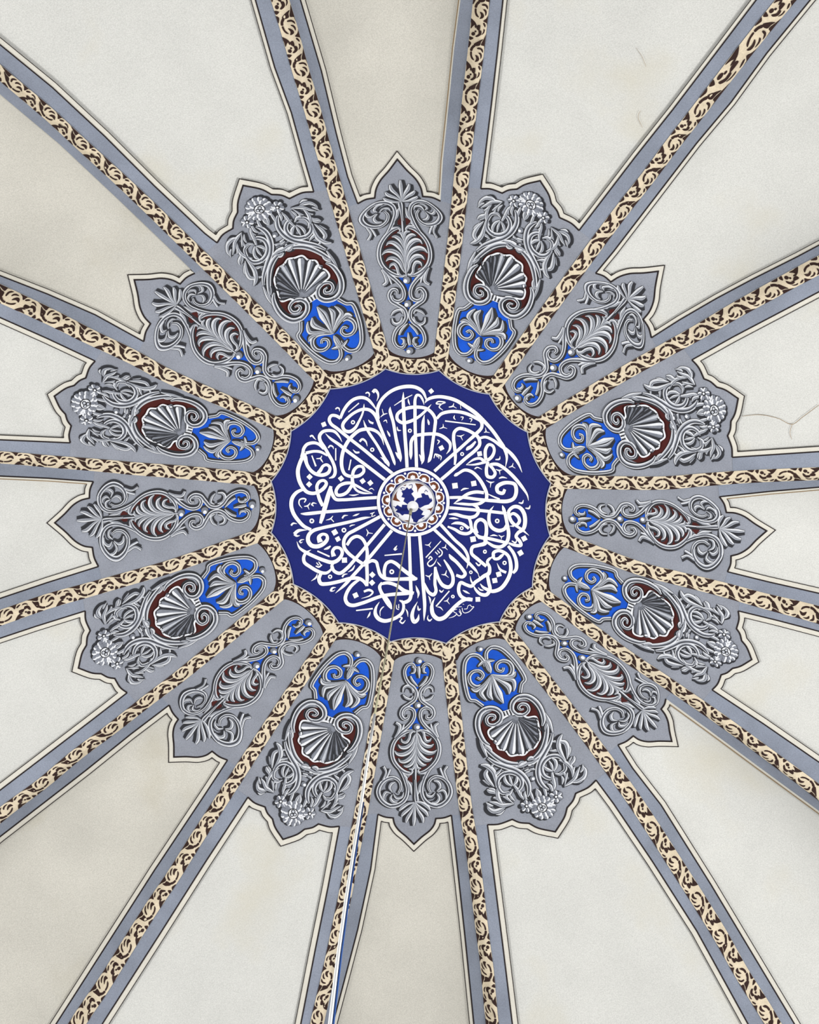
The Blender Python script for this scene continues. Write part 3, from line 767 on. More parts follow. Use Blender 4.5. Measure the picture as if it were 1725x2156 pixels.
PLACE_W = ['just right of the topmost panel', 'at the upper right, below the corner palmette panel', 'at the lower right, above the corner palmette panel', 'just right of the lowest palmette panel',
 'just left of the lowest palmette panel, beside the cord', 'at the lower left, above the corner palmette panel', 'at the upper left, below the corner palmette panel', 'just left of the topmost panel']
def both(ax, items):
    return [(p, s, q) for p, s, q in items] + [(p, s, ax.mirror(q)) for p, s, q in items]
def sym(ax, half): return [p[:2] for p in half] + [p[:2] for p in ax.mirror(half)[::-1]]
for j in range(8):
    k = 2 * j; q = PN[j]
    warp = TPS(AN_N, [TIP[k], SEG[k][1][0], SEG[k][0][0], *q])
    root = empty('palmette_panel', lift([q[1]], 0)[0], 'narrow palmette panel with maroon oval ' + PLACE_N[j], 'panel', 'palmette panels')
    g = MB(); fill(g, ground_poly(k), L_GROUND, 'ground', grid=9.0); g.build('grey_ground', root)
    g = MB(); fill(g, sym(AXN, N_BLUE), L_SUB, 'blue', warp, 6.0); g.build('blue_ground', root)
    g = MB(); fill(g, sym(AXN, N_MAR1), L_SUB, 'maroon', warp, 6.0, True); fill(g, sym(AXN, N_MAR2), L_SUB, 'maroon', warp, 6.0); g.build('maroon_ground', root)
    parts = {}
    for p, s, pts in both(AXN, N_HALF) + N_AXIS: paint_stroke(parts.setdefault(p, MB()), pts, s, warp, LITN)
    for p, mb in parts.items(): mb.build(p, root)
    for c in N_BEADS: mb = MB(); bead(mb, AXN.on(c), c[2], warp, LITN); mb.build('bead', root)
    tip_lines(k, root)
for j in range(8):
    k = 2 * j + 1; q = PW[j]
    warp = TPS(AN_W, [TIP[k], SEG[k][1][0], SEG[k][0][0], *q])
    root = empty('seashell_panel', lift([q[3]], 0)[0], 'wide seashell panel with rose cluster ' + PLACE_W[j], 'panel', 'seashell panels')
    g = MB(); fill(g, ground_poly(k), L_GROUND, 'ground', grid=9.0); g.build('grey_ground', root)
    g = MB(); fill(g, sym(AXW, W_BLUE), L_SUB, 'blue', warp, 6.0); g.build('blue_ground', root)
    g = MB(); fill(g, sym(AXW, W_MAR), L_SUB - .002, 'maroon', warp, 6.0, True); g.build('maroon_ground', root)
    parts = {}
    for p, s, pts in both(AXW, W_HALF):
        kk = {'acanthus': 1.1, 'leaf_spray': .88}.get(p, 1.0)
        if p == 'volute': mb = MB(); paint_stroke(mb, pts, s, warp, LITW, L_BODY + .02); mb.build('volute', root)
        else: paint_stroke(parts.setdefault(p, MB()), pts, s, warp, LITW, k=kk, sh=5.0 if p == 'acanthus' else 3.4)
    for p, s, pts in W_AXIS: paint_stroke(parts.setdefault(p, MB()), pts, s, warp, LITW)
    for p, mb in parts.items(): mb.build(p, root)
    mb = MB(); rm = MB(); seashell(mb, warp, LITW, rm); rm.build('shell_rim', mb.build('seashell', root))
    mb = MB()                                              # collar of three bars tying the two volutes
    c = AXW.on(tr(WA, [(385, 518)])[0]); u = AXW.n; d = AXW.d
    qd = lambda a0, a1, b0, b1: [np.array(c) + u * a + d * b for a, b in ((a0, b0), (a1, b0), (a1, b1), (a0, b1))]
    fill(mb, qd(-11, 11, -6, 6), L_BODY + .012, 'hi', warp, 4.0)
    for a in (-6, 0, 6): fill(mb, qd(a - 1.3, a + 1.3, -5, 6), L_BODY + .016, 'dark', warp, 4.0)
    mb.build('collar', root)
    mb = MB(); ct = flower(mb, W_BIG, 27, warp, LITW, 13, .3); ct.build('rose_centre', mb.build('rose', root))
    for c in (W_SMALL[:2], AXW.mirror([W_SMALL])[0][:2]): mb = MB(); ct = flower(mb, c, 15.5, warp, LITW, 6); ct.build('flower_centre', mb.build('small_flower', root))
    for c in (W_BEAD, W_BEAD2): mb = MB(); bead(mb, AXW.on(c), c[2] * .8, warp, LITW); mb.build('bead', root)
    tip_lines(k, root)

# ------------------------------------------------------------------ medallion with the round inscription
TL = {'A': (600,800), 'B': (760,800), 'C': (940,820), 'D': (600,960), 'E': (940,980), 'F': (600,1130), 'G': (760,1130), 'H': (940,1130)}
STROKES = {
'A': [
 [(1150,992,36),(980,852,36),(830,725,36),(660,592,36),(540,495,36),(475,445,36),(458,400,36),(480,362,34),(525,362,34),(575,388,36)],
 [(572,390,30),(605,312,34),(655,240,36),(715,192,36),(790,174,36),(850,190,34),(900,238,28),(945,300,10)],
 [(818,240,4),(815,280,20),(800,345,22),(765,420,26),(724,490,34),(670,526,38),(620,515,36),(597,475,36),(604,440,36),(650,385,34),(720,330,32),(800,297,34),(870,302,36),(930,352,38),(985,480,36),(1034,600,34),(1094,740,34),(1132,850,26),(1137,875,4)],
 [(655,325,10),(765,232,14)], [(522,295,14),(540,280,16),(560,288,16),(565,318,4)],
 [(832,132,12),(855,122,18),(873,138,16),(868,170,4)], [(908,122,34),(930,98,34),(958,125,28),(964,165,18),(948,212,4)],
 [(590,632,4),(562,580,20),(510,525,32),(440,515,34),(388,530,36),(358,572,38),(365,620,38),(410,690,36),(450,760,36),(490,830,34),(515,900,36),(518,955,36),(500,990,32),(455,1008,8)],
 [(418,545,4),(470,597,26),(560,660,34),(640,725,36),(760,815,36),(880,905,36),(1070,1052,36)],
 [(812,408,4),(832,470,24),(870,540,30),(950,660,30),(1030,800,34),(1066,860,36),(1076,888,6)],
 [(1022,665,4),(1000,590,22),(960,535,32),(900,505,36),(840,500,38),(770,515,38),(710,560,38),(650,630,40),(605,720,40),(585,820,40),(590,900,38),(615,960,36),(650,982,36),(700,992,34)],
 [(448,695,16),(468,672,18),(495,683,16),(502,708,4)], [(525,698,14),(525,825,14)], [(772,630,24),(800,604,24),(835,628,20),(852,678,4)],
 [(702,712,4),(735,742,22),(770,740,18)], [(682,815,14),(660,925,16)], [(862,403,4),(880,428,22),(914,442,22)],
 [(175,790,40),(186,745,36),(196,700,36),(230,658,36),(300,642,34),(350,657,32),(405,705,32)],
 [(215,748,34),(300,730,30),(370,737,30),(440,775,20)], [(258,578,18),(280,568,20),(302,592,14),(322,612,4)],
 [(200,750,44),(215,830,38),(245,900,36),(300,955,36)], [(278,773,14),(320,885,20)], [(382,775,8),(368,800,14),(325,806,10)], [(365,800,12),(378,822,16),(394,845,6)]],
'D': [
 [(205,-25,40),(178,15,42),(150,80,42),(134,150,44),(146,240,44),(182,315,42),(228,365,40),(290,380,38),(345,366,38),(405,322,40),(428,275,36),(405,248,32),(362,256,34),(332,300,36),(338,370,36),(362,450,40),(392,510,36)],
 [(476,305,34),(448,400,50),(412,530,50),(385,630,46),(366,690,30)], [(470,310,30),(485,380,38),(525,440,36),(600,446,34),(800,432,34),(960,422,34)],
 [(212,0,38),(228,80,38),(272,148,38),(330,184,38),(400,190,40),(452,162,38),(464,112,34),(432,85,32),(395,98,32),(365,145,38),(330,182,34)],
 [(162,590,8),(210,592,32),(380,575,36),(600,558,34),(960,528,34)],
 [(680,192,30),(700,205,36),(770,196,36),(815,152,34),(803,108,32),(757,102,32),(715,138,36),(698,200,36),(700,262,36),(722,312,30)],
 [(705,272,30),(620,277,36),(560,305,36),(528,360,36),(542,396,36),(590,396,36),(640,370,36),(695,295,36)],
 [(690,275,28),(760,312,28),(820,345,22),(905,380,4)], [(702,300,24),(745,352,26),(800,375,24),(905,383,4)],
 [(868,342,8),(895,328,12),(922,348,4)], [(662,396,4),(712,400,16),(764,388,4)],
 [(195,335,30),(120,372,38),(75,432,42),(66,510,42),(90,590,42),(140,662,40),(200,722,38),(270,756,34)],
 [(892,625,4),(820,635,28),(700,667,34),(500,712,36),(380,738,36),(290,767,40),(246,812,42),(240,870,46),(275,918,46),(335,928,46),(400,900,44),(438,852,38),(430,812,32),(388,802,32),(352,832,44),(366,885,60)],
 [(1015,603,36),(980,622,36),(850,692,36),(720,762,38),(650,802,38),(612,860,38),(612,935,38),(650,992,38),(720,1050,36),(830,1125,36)],
 [(640,915,34),(690,847,36),(745,824,36),(795,846,36),(833,905,36),(850,985,36),(846,1103,38),(850,1250,38),(846,1338,34)],
 [(592,638,18),(612,612,18),(652,607,4)], [(700,614,4),(735,603,20),(770,588,4)], [(424,657,4),(470,643,16),(497,612,6)], [(478,645,12),(506,675,10)],
 [(880,590,8),(905,585,14),(928,572,4)], [(905,590,12),(898,620,8),(935,606,10)], [(668,722,12),(690,710,14),(725,704,4)],
 [(840,748,4),(858,782,14),(843,822,6)], [(856,788,12),(908,794,6)], [(64,712,20),(85,690,20),(126,694,4)], [(96,802,38),(140,766,34),(228,758,4)], [(98,800,30),(122,820,22),(155,816,4)],
 [(150,885,18),(165,863,16),(200,857,4)], [(150,875,12),(165,892,12),(182,880,4)],
 [(178,534,4),(147,490,14),(152,447,16),(190,434,18),(216,442,16),(200,475,12)], [(198,515,8),(235,508,16),(262,478,8)], [(235,510,14),(250,548,4)], [(275,502,20),(290,480,18),(328,486,4)], [(275,497,14),(298,512,8)],
 [(402,957,4),(445,940,20),(470,920,6)]],
'F': [
 [(123,45,4),(150,108,24),(215,155,36),(300,197,38),(400,238,40),(490,260,42),(545,238,42),(584,190,38),(592,148,36),(568,114,32),(520,110,36),(493,145,36),(505,198,52)],
 [(215,160,30),(194,210,36),(202,260,38),(260,305,38),(330,347,38),(385,368,36),(432,368,32),(472,338,24),(490,300,16)],
 [(375,370,34),(352,430,40),(372,478,42),(430,482,40),(550,460,38),(680,425,38),(760,425,38),(810,452,36),(848,500,34)],
 [(335,143,16),(462,200,18)], [(318,297,12),(350,308,18),(384,285,12)], [(326,262,10),(348,290,14)], [(348,252,10),(370,285,14)],
 [(770,440,20),(735,460,32),(680,510,36),(637,580,38),(625,640,40),(650,688,42),(700,704,40),(800,680,38),(1014,605,36),(1264,580,36),(1330,578,20)],
 [(1030,-132,34),(925,-8,34),(740,210,36),(640,322,38),(565,372,38),(505,345,36),(487,290,34),(505,275,10)], [(1105,-70,36),(990,68,36),(870,212,36),(690,412,36),(620,490,34),(522,578,4)],
 [(592,412,20),(610,387,18),(648,378,4)], [(652,360,4),(698,332,20),(722,290,8)], [(335,375,4),(322,415,20),(272,452,4)], [(470,558,24),(490,525,22),(528,518,4)], [(472,555,18),(498,556,10),(518,543,4)],
 [(815,562,24),(870,545,28),(907,567,22),(880,602,16),(790,633,4)], [(735,757,14),(908,737,18)], [(882,768,4),(872,800,20),(848,836,4)], [(405,128,4),(445,115,20),(475,92,6)], [(215,160,30),(270,130,4)]],
'G': [
 [(498,-40,34),(505,150,34),(510,330,36),(516,500,38),(518,600,38),(500,648,38),(450,672,36),(398,652,12)], [(605,-40,34),(625,200,36),(645,500,38),(660,700,36),(656,800,24),(652,862,4)],
 [(75,262,30),(118,242,36),(160,258,36),(176,310,34),(200,385,38),(240,420,40),(300,434,40),(420,432,38),(560,428,42),(585,428,20)], [(246,430,36),(243,340,36),(265,272,36),(310,250,36),(360,270,38),(430,330,40),(510,390,42),(578,436,28)],
 [(220,468,26),(195,510,36),(212,570,38),(258,640,56),(298,702,50),(318,742,14)], [(212,482,28),(280,472,36),(370,498,38),(450,553,42),(548,578,34)],
 [(192,668,4),(157,728,26),(150,790,40),(182,840,44),(240,864,42),(300,856,38),(380,822,36),(430,772,32),(442,700,30),(420,652,20)], [(200,817,4),(200,762,12),(222,728,14),(240,716,8)],
 [(585,666,4),(543,750,30),(530,820,42),(552,874,42),(588,850,34),(600,795,4)], [(588,706,6),(598,750,22),(620,738,8)], [(568,498,4),(585,548,28),(596,580,26),(588,630,4)], [(462,738,4),(480,770,16),(487,822,4)],
 [(398,874,10),(425,832,18),(400,828,8)], [(400,868,14),(430,888,18),(462,856,4)], [(368,700,8),(372,740,10),(395,748,8)], [(392,690,8),(392,735,12)],
 [(662,470,4),(680,530,30),(705,572,36),(750,594,40),(776,560,36),(766,480,34),(768,400,34),(770,310,30)], [(768,306,22),(786,380,32),(812,450,36),(852,500,42),(910,515,42),(946,480,40),(950,400,36),(905,305,32),(858,232,14)],
 [(912,175,10),(930,205,36),(990,258,36),(1050,330,36),(1078,380,38),(1050,410,36),(985,392,30)],
 [(662,78,4),(700,80,14),(727,48,4)], [(702,82,12),(722,106,4)], [(828,40,10),(672,210,14)], [(838,108,6),(870,105,14),(880,72,4)], [(870,106,12),(897,132,4)],
 [(768,150,10),(795,178,14)], [(790,134,10),(815,165,14)], [(808,115,8),(840,150,14),(836,180,14),(804,205,14)], [(700,225,14),(718,200,14),(737,222,14),(712,242,12),(690,275,14),(712,300,16),(752,280,14),(787,222,4)],
 [(788,253,4),(810,280,14),(830,302,4)], [(668,393,6),(705,405,16),(737,372,6)], [(706,405,14),(714,442,4)], [(832,385,4),(870,385,16),(886,342,6)], [(870,386,14),(908,417,4)], [(812,545,12),(832,566,18),(858,542,4)],
 [(768,622,4),(740,680,26),(733,730,40),(748,800,46),(800,844,46),(860,830,44),(920,772,42),(980,710,40),(1050,655,38),(1110,638,38),(1155,645,36)],
 [(915,555,14),(777,715,16)], [(788,720,4),(820,725,14),(850,757,4)], [(698,606,4),(715,640,20),(718,688,4)], [(697,805,4),(690,842,14),(710,862,20),(737,842,6)], [(858,660,4),(890,655,14),(912,622,4)], [(890,656,12),(918,692,4)], [(345,136,4),(352,120,22),(375,85,4)], [(340,118,14),(355,132,16),(378,118,4)], [(245,188,12),(425,172,18)]],
'H': [
 [(-130,-86,34),(-60,-20,34),(100,130,36),(240,272,34),(300,335,28),(336,384,4)], [(-78,-153,34),(-20,-90,34),(80,20,34),(185,120,34),(225,200,32),(228,260,24),(212,322,4)],
 [(270,645,40),(200,637,38),(150,605,38),(128,545,38),(150,470,38),(205,490,36),(260,505,38),(300,465,38),(345,435,38),(390,402,42),(440,372,44),(448,310,36),(425,255,32),(448,222,28),(480,205,8)], [(248,402,4),(258,450,18),(282,490,20)],
 [(330,382,4),(350,430,14)], [(525,268,4),(560,335,26),(620,365,30)],
 [(480,190,34),(500,222,32),(540,220,34),(575,190,32),(600,172,10)], [(488,200,36),(490,160,36),(540,138,36),(600,158,36),(642,195,36),(665,270,40),(664,360,42),(625,455,42),(562,530,42),(480,558,40),(425,540,36),(380,515,26),(352,480,8)],
 [(425,390,34),(440,470,38),(452,540,38),(415,594,40),(352,586,36),(300,535,24),(285,500,6)], [(640,90,30),(695,165,36),(724,250,38),(722,330,38),(690,372,28)],
 [(305,262,10),(338,292,20),(362,264,8)], [(172,548,8),(205,565,22),(245,585,4)], [(330,518,8),(355,545,14),(386,552,4)], [(335,530,6),(385,550,10)],
 [(25,836,3),(80,818,9),(108,790,9),(80,772,8),(75,758,7),(112,742,7)], [(108,792,8),(130,812,9),(152,800,9),(132,762,8)], [(138,742,8),(160,795,7)], [(165,730,8),(172,768,8),(190,782,8),(235,770,9),(288,718,10)], [(185,742,7),(215,738,8),(225,710,7),(250,700,8),(262,718,8),(284,714,7)], [(112,722,6),(160,716,7)], [(170,690,5),(185,695,6)]],
'E': [
 [(82,103,14),(100,92,34),(130,74,30),(190,42,34),(260,58,36),(330,120,38),(388,210,40),(418,290,38),(412,365,36)],
 [(28,326,32),(180,325,32),(330,345,34),(480,358,38),(640,362,42),(700,332,40),(724,260,42),(708,190,40),(650,172,38),(585,178,42),(528,215,44),(532,265,38),(585,280,38),(606,240,32)],
 [(28,430,34),(150,440,34),(330,457,34),(520,477,34),(625,490,32)], [(75,390,4),(160,330,32),(230,286,36),(310,268,36),(390,276,34)], [(78,388,6),(150,390,26),(270,397,30),(350,385,34),(410,345,32)], [(430,288,8),(490,317,16),(552,342,18)],
 [(25,498,10),(100,500,34),(180,522,36),(260,530,38),(310,510,36),(335,460,36),(312,418,34),(265,398,20)], [(28,540,6),(80,540,22),(128,547,4)],
 [(52,600,6),(100,588,30),(170,598,32),(235,645,34)], [(215,525,10),(245,560,32),(258,620,34),(262,670,36),(220,697,36),(150,690,36),(90,655,32),(15,625,20)],
 [(262,640,24),(300,690,30),(335,728,36),(400,738,42),(416,650,38),(402,580,38),(355,552,38),(312,578,36),(300,630,34),(320,695,34)], [(330,735,36),(430,747,36),(540,772,34),(640,796,30)],
 [(402,735,44),(402,795,46),(335,818,40),(272,838,38),(262,900,36),(330,965,38),(415,1035,34)], [(420,785,26),(500,830,36),(570,832,38),(628,780,40),(645,700,40),(630,600,38),(610,500,36),(592,440,34),(580,405,6)],
 [(490,412,4),(450,475,32),(445,580,38),(480,640,40),(545,667,42),(600,650,38),(632,600,36)],
 [(650,520,20),(690,490,32),(742,522,36),(757,570,36),(722,610,34),(680,580,38),(652,520,38),(648,465,36),(700,420,38),(760,430,42),(804,490,44),(815,580,44),(796,650,42),(742,690,36),(722,728,36),(762,780,36),(772,818,36),(700,815,32),(645,795,20)],
 [(712,612,26),(780,655,28),(856,717,4)], [(655,620,4),(700,620,22)],
 [(152,254,10),(185,235,20),(235,231,4)], [(292,30,10),(318,14,14),(370,34,4)], [(300,20,8),(310,30,8)], [(412,148,6),(460,170,18),(498,162,4)], [(462,172,14),(455,222,4)], [(545,127,12),(580,116,20),(630,126,4)], [(512,33,6),(545,45,16),(582,38,4)], [(550,46,14),(556,88,4)],
 [(748,378,10),(785,382,20),(798,350,6)], [(818,434,10),(855,437,20),(867,406,8)], [(452,722,4),(490,714,18),(534,723,4)], [(542,712,6),(570,730,14),(602,718,4)], [(570,732,12),(571,758,4)], [(678,772,12),(715,792,18),(732,752,6)]],
'C': [
 [(-220,135,4),(-200,105,26),(-160,82,34),(-80,68,36),(0,76,38),(100,106,40),(200,166,42),(300,235,44),(400,330,40),(480,420,38),(550,520,38),(600,600,38),(626,690,28),(613,795,4)],
 [(610,600,30),(680,668,40),(740,748,30),(784,850,4)],
 [(-97,295,28),(-52,247,34),(18,225,36),(98,221,36),(200,240,36),(300,285,36),(362,325,38),(366,385,36),(310,450,38),(220,532,34),(120,622,34),(0,727,34),(-122,838,34)],
 [(88,772,22),(95,700,32),(88,600,36),(76,500,36),(86,432,36),(130,397,36),(200,407,36),(270,440,36),(332,490,38),(346,560,36),(310,612,38),(200,705,36),(90,802,36),(0,880,36),(-75,942,36)],
 [(335,500,26),(405,485,30),(480,515,32),(560,572,36),(630,620,36)], [(208,622,14),(222,605,36),(260,580,36),(305,530,20)],
 [(206,770,4),(290,715,26),(350,705,30),(400,732,34),(470,690,36),(497,620,32),(480,575,32),(440,563,32),(408,610,36),(404,680,36),(420,745,34)], [(206,772,6),(300,768,22),(410,742,30)],
 [(432,740,32),(415,820,36),(428,890,38),(480,898,36),(506,860,34),(482,810,32),(455,775,34),(520,765,36),(590,800,36),(690,888,38),(780,995,34),(838,1085,18),(850,1142,4)],
 [(28,178,6),(70,165,14),(76,138,4)], [(70,166,12),(108,187,4)], [(145,152,4),(152,192,8)], [(88,258,4),(80,285,16),(97,307,4)], [(148,277,8),(175,280,14),(160,312,4)], [(238,292,8),(265,300,14),(250,332,4)], [(-12,318,16),(305,358,12)],
 [(108,470,6),(150,475,14),(188,458,4)], [(150,476,14),(170,518,4)], [(405,388,4),(410,430,14),(390,436,6)], [(410,431,12),(450,440,4)], [(508,718,12),(550,712,18),(556,682,4)], [(646,797,6),(680,785,14),(692,752,4)], [(680,786,12),(715,808,4)]],
'B': [
 [(182,395,30),(172,300,36),(205,212,36),(280,132,36),(370,82,38),(480,60,40),(570,70,38),(640,115,36),(680,200,16)],
 [(653,250,4),(640,200,22),(610,155,28),(580,150,30),(562,190,32),(560,300,36),(562,500,36),(570,700,36),(576,900,36)], [(440,118,4),(438,200,32),(445,350,38),(455,550,38),(470,750,38),(478,900,36)],
 [(728,245,4),(680,300,26),(600,372,30),(510,420,36),(430,435,36),(378,400,36),(378,350,36),(420,310,36),(500,280,38),(600,274,36),(680,290,36),(740,340,36),(770,400,36),(765,480,36),(745,620,34),(725,760,36),(708,820,34),(692,848,4)],
 [(345,257,8),(440,195,14),(532,147,8)], [(305,270,4),(302,310,32),(335,430,34),(365,600,36),(397,740,40),(408,800,36),(412,840,4)], [(358,738,8),(378,765,28),(398,800,30)], [(658,352,4),(645,420,32),(640,550,36),(635,700,36),(640,820,36),(628,865,4)], [(604,762,8),(618,790,20),(630,830,24)],
 [(518,815,4),(517,770,34),(518,700,36),(524,620,36),(560,572,36),(640,556,36),(720,550,36),(800,556,36),(870,592,38),(922,650,34),(918,710,24),(884,758,4)], [(203,790,4),(232,810,20),(262,850,24)],
 [(203,377,6),(235,350,14),(275,338,6)], [(236,352,12),(220,292,6)], [(233,422,6),(260,408,14),(272,438,4)], [(270,515,4),(290,552,22),(302,578,12)], [(375,477,8),(385,512,18),(416,514,6)], [(488,185,4),(494,220,18),(507,252,6)], [(690,397,4),(700,430,24),(704,458,12)],
 [(832,242,12),(780,237,16),(798,217,14),(872,226,14),(835,242,12),(810,272,14),(848,306,6)], [(812,497,6),(850,480,14),(850,447,4)], [(850,481,12),(892,495,4)], [(788,612,8),(810,625,16),(790,660,4)], [(755,802,8),(770,757,14),(793,790,12)], [(770,757,12),(800,768,14),(808,805,8)], [(800,765,14),(830,785,14),(825,822,6)], [(908,272,6),(950,262,14),(962,232,4)], [(950,263,12),(985,282,4)]],
}
RINGS = {'A': [(703,430,22),(902,713,22)], 'B': [(507,517,21)], 'C': [(165,660,20)], 'D': [(278,665,25),(610,760,25)], 'E': [(527,567,24),(160,642,20),(400,885,20)], 'F': [(467,408,22)], 'G': [(320,357,25),(950,612,18)], 'H': [(400,148,20),(603,265,22),(255,362,18),(70,613,18)]}
DIAM = {'A': [(402,452,33,.4)], 'B': [(727,108,31,.1),(833,695,33,.3)], 'C': [(345,657,34,.6)], 'D': [(255,210,33,0),(250,287,33,0),(580,227,34,.1),(803,253,33,.15),(882,272,33,.1),(515,782,38,.25),(547,852,33,.3)],
 'E': [(91,203,40,.65),(285,180,38,.6),(278,755,40,.6),(806,748,36,.3),(767,897,37,.25)], 'F': [(615,237,38,.75),(730,600,36,.35),(903,388,34,0),(900,470,34,.05)], 'H': [(768,163,36,.25),(543,382,36,.5),(502,447,36,.6),(327,642,34,.75)]}
def t2(k, pts): return [(TL[k][0] + p[0] / 4.9, TL[k][1] + p[1] / 4.9, *[w / 4.9 for w in p[2:]]) for p in pts]
MC = (870.6, 1054.8); RX, RY = 73.4, 69.6           # inner ring as seen
root = empty('calligraphy_medallion', lift([(870, 1064)], 0)[0], 'dark blue scalloped medallion with white round calligraphy at the crown of the dome', 'medallion')
g = MB(); edge = np.concatenate([edge_arc(k)[:-1] for k in range(16)])
fill(g, edge, L_GROUND, 'navy', grid=9.0); g.build('navy_ground', root)
g = MB(); poly_line(g, np.concatenate([edge, edge[:1]]), 2.0, L_BAND + .006, 'rim'); g.build('edge_line', root)
g = MB()
for k, st in STROKES.items():
    for s in st: ribbon(g, t2(k, s), L_BODY, 'white', step=1.6, wk=.94)
    for x, y, r in RINGS.get(k, []):
        c = t2(k, [(x, y)])[0]; r = r / 4.9
        a = np.linspace(0, 2 * PI, 16, endpoint=False)
        ribbon(g, [(c[0] + r * .72 * math.cos(q), c[1] + r * .72 * math.sin(q), r * .62) for q in a], L_BODY, 'white', step=2.0, closed=True)
    for x, y, h, rot in DIAM.get(k, []):
        c = t2(k, [(x, y)])[0]; h = h / 4.9
        fill(g, [(c[0] + h * math.cos(rot + q * PI / 2), c[1] + h * math.sin(rot + q * PI / 2)) for q in range(4)], L_BODY, 'white', grid=4.0)
g.build('lettering', root)
def ell(rx, ry, n=72, c=MC): return [(c[0] + rx * math.cos(a), c[1] + ry * math.sin(a)) for a in np.linspace(0, 2 * PI, n, endpoint=False)]
g = MB(); fill(g, ell(RX, RY), L_BODY + .004, 'navy', grid=7.0); g.build('roundel_ground', root)
g = MB(); ribbon(g, [(x, y, 6.6) for x, y in ell(RX, RY, 48)], L_BODY + .008, 'white', closed=True); g.build('white_ring', root)
# thirteen tulips and thirteen dots inside the ring
ANG = [-91, -65, -37.5, -10.6, 15.5, 43.5, 72, 101, 130, 157.5, 184, 211.5, 240]
for i, ang in enumerate(ANG):
    def loc(pts):      # local frame: x along the ring, y outwards, in pixels
        a = math.radians(ang); o = []
        for p in pts:
            r = 56.5 + p[1]; ph = a + p[0] / 56.5
            o.append((MC[0] + r * math.cos(ph), MC[1] + r * .955 * math.sin(ph), *p[2:]))
        return o
    g = MB()
    ribbon(g, loc([(-13.4,-4.0,2.6),(-12,-.5,2.6),(-8,6.5,2.6),(-3,8.4,2.6),(0,9.0,2.8),(3,8.4,2.6),(8,6.5,2.6),(12,-.5,2.6),(13.4,-4.0,2.6)]), L_BODY + .008, 'white', step=1.5)
    ribbon(g, loc([(-13,-4,2.4),(-8,-5.5,2.4),(-4,-6.5,2.4)]), L_BODY + .008, 'white', step=1.5); ribbon(g, loc([(13,-4,2.4),(8,-5.5,2.4),(4,-6.5,2.4)]), L_BODY + .008, 'white', step=1.5)
    fill(g, loc([(-11.5,-4.5),(-9.5,1),(-6.5,6),(0,7.6),(6.5,6),(9.5,1),(11.5,-4.5)]), L_BODY + .0065, 'rust', grid=4.0)
    fill(g, loc([(-3,-8),(-5,-5),(-4.6,-3),(-6.2,-2),(-4.2,-.8),(-4,1.4),(-1.8,1),(0,3),(1.8,1),(4,1.4),(4.2,-.8),(6.2,-2),(4.6,-3),(5,-5),(3,-8)]), L_BODY + .009, 'white', grid=4.0)
    g.build('tulip', root)
    nx_ = ANG[(i + 1) % 13] + (360 if i == 12 else 0); a = math.radians((ang + nx_) / 2)
    g = MB(); disc(g, (MC[0] + 64.5 * math.cos(a), MC[1] + 61.5 * math.sin(a)), 2.6, L_BODY + .008, 'white', n=12); g.build('dot', root)

# domed boss at the crown
Z = (760, 980, 7.84)
BX, BY = 46.6, 45.8
def swell(px):
    d = (np.asarray(px)[:, :2] - np.array(MC)) / np.array([BX, BY]); r2 = np.clip((d ** 2).sum(1), 0, 1); return 0.08 * np.sqrt(1 - r2 * .985)
_lift = lift
def lift(px, off):
    return _lift(px, np.asarray(off) + (swell(px) if BOSS else 0))
BOSS = False
root = empty('ceiling_boss', _lift([MC], 0)[0], 'small domed boss with blue white and brown leaf pattern holding the cord', 'boss')
BOSS = True
g = MB(); fill(g, ell(BX, BY), .024, 'white', grid=3.5); g.build('white_dome', root)
g = MB()
for p in ([(860,550),(800,580),(720,530),(740,480),(690,470),(712,425),(690,390),(740,370),(770,335),(800,360),(830,345),(870,390),(835,420),(880,480),(875,530)],
          [(915,545),(960,490),(1025,480),(1010,430),(1050,425),(1075,450),(1110,455),(1130,500),(1170,540),(1120,590),(1060,600),(990,635)],
          [(775,610),(690,610),(680,650),(620,620),(580,660),(620,690),(590,730),(650,740),(690,775),(720,750),(790,750),(810,700)],
          [(870,720),(960,660),(1000,700),(1030,720),(1000,770),(1050,790),(1000,830),(960,850),(930,905),(880,880),(880,850),(860,820),(850,760)]):
    q = np.array(p, float); q = q.mean(0) + (q - q.mean(0)) * 1.14
    fill(g, tr(Z, q), .027, 'navy', grid=3.5)
for q in ([(700,370,8),(665,350,9),(690,330,9),(735,335,6)], [(800,290,8),(850,280,9),(855,320,8),(835,345,8)], [(1060,400,8),(1080,370,9),(1110,400,9)], [(1160,500,6),(1180,540,9),(1165,570,8)], [(545,640,9),(575,660,9),(580,690,8)], [(590,760,9),(630,800,9),(610,830,6)], [(1020,850,8),(1060,830,9)]):
    ribbon(g, tr(Z, q), .028, 'navy', step=1.2)
g.build('blue_leaf_pattern', root)
g = MB()
for p in ([(900,262),(985,272),(1050,300),(1000,312),(960,350),(945,400),(935,320)], [(610,380),(590,440),(600,500),(660,550),(532,540),(560,460)], [(1200,650),(1160,735),(1150,700),(1095,680),(1170,670)], [(715,878),(800,870),(785,900)], [(700,300),(760,280),(740,302)]):
    fill(g, tr(Z, p), .027, 'rust', grid=3.5)
g.build('brown_pattern', root)
g = MB(); ribbon(g, [(x, y, 2.0) for x, y in ell(BX - 1, BY - 1, 40)], .029, 'rim', closed=True); g.build('rim', root)
g = MB(); disc(g, (870.7, 1059.6), 12, .03, 'white', n=28, dome=.03); g.build('knob', root)
BOSS = False; lift = _lift

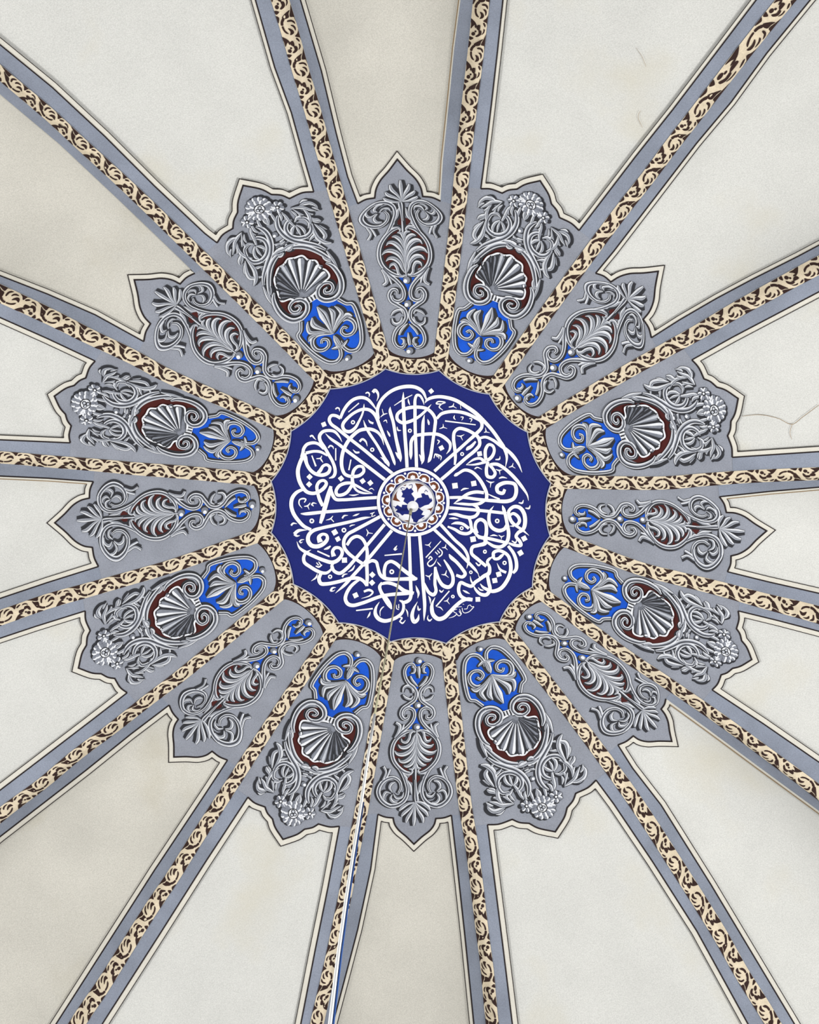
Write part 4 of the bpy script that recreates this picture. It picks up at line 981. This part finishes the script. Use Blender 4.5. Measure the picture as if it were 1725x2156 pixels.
# ------------------------------------------------------------------ the hanging cord
TOP = _lift([(867, 1064.5)], .22)[0]
def ray(px):
    d = np.array([(px[0] - W / 2) / FPX, (px[1] - H / 2) / FPX, 1.0]) @ ROT; return d
def hang(px):
    """point on the ray through px nearest in plan to the vertical through the hook"""
    d = ray(px); o = CAM[:2] - TOP[:2]; t = -(o @ d[:2]) / (d[:2] @ d[:2]); return CAM + d * t
CP = [(866.5,1066),(852,1150),(838,1230),(820,1340),(805,1420),(789,1505),(775,1595),(761,1690),(745,1790),(728,1900),(712.5,2010),(696,2150)]
Q = [hang(p) for p in CP]
Q[0] = TOP
down = (Q[-1] - Q[-2]); down = down / np.linalg.norm(down)
Q.append(Q[-1] + down * 3.0)
def tube(pts, rad, mat, name, parent, n=10):
    P = np.array(pts); mb = MB(); V = []
    R = np.interp(np.arange(len(P)), np.linspace(0, len(P) - 1, len(rad)), rad)
    for i, p in enumerate(P):
        t = P[min(i+1, len(P)-1)] - P[max(i-1, 0)]; t /= np.linalg.norm(t)
        u = np.cross(t, [0, 1, 0]); u /= np.linalg.norm(u); v = np.cross(t, u)
        for a in np.linspace(0, 2 * PI, n, endpoint=False): V.append(p + R[i] * (u * math.cos(a) + v * math.sin(a)))
    F = [(i*n+j, i*n+(j+1) % n, (i+1)*n+(j+1) % n, (i+1)*n+j) for i in range(len(P)-1) for j in range(n)]
    F += [tuple(range(n))[::-1], tuple(range((len(P)-1)*n, len(P)*n))]
    mb.add(V, F, mat); return mb.build(name, parent)
root = empty('hanging_cord', TOP, 'long thin lamp cord hanging from the boss past the lowest ribs', 'cord')
cut = 5
tube(Q[:cut + 1], [.0055, .0075], 'steel', 'twisted_wire', root)
tube(Q[cut:], [.009, .010], 'sleeve', 'white_sleeve', root)
side = np.cross(down, [0, 1, 0]); side /= np.linalg.norm(side)
tube([q + side * .014 + np.array([0, 0, .004]) for q in Q[cut + 2:]], [.004, .006], 'bluecable', 'blue_wire', root)
tube([TOP + np.array([0, 0, .10]), TOP + np.array([0, 0, -.06])], [.016, .014], 'steel', 'hook', root)

for o in bpy.data.objects:
    if '_w' in o: del o['_w']
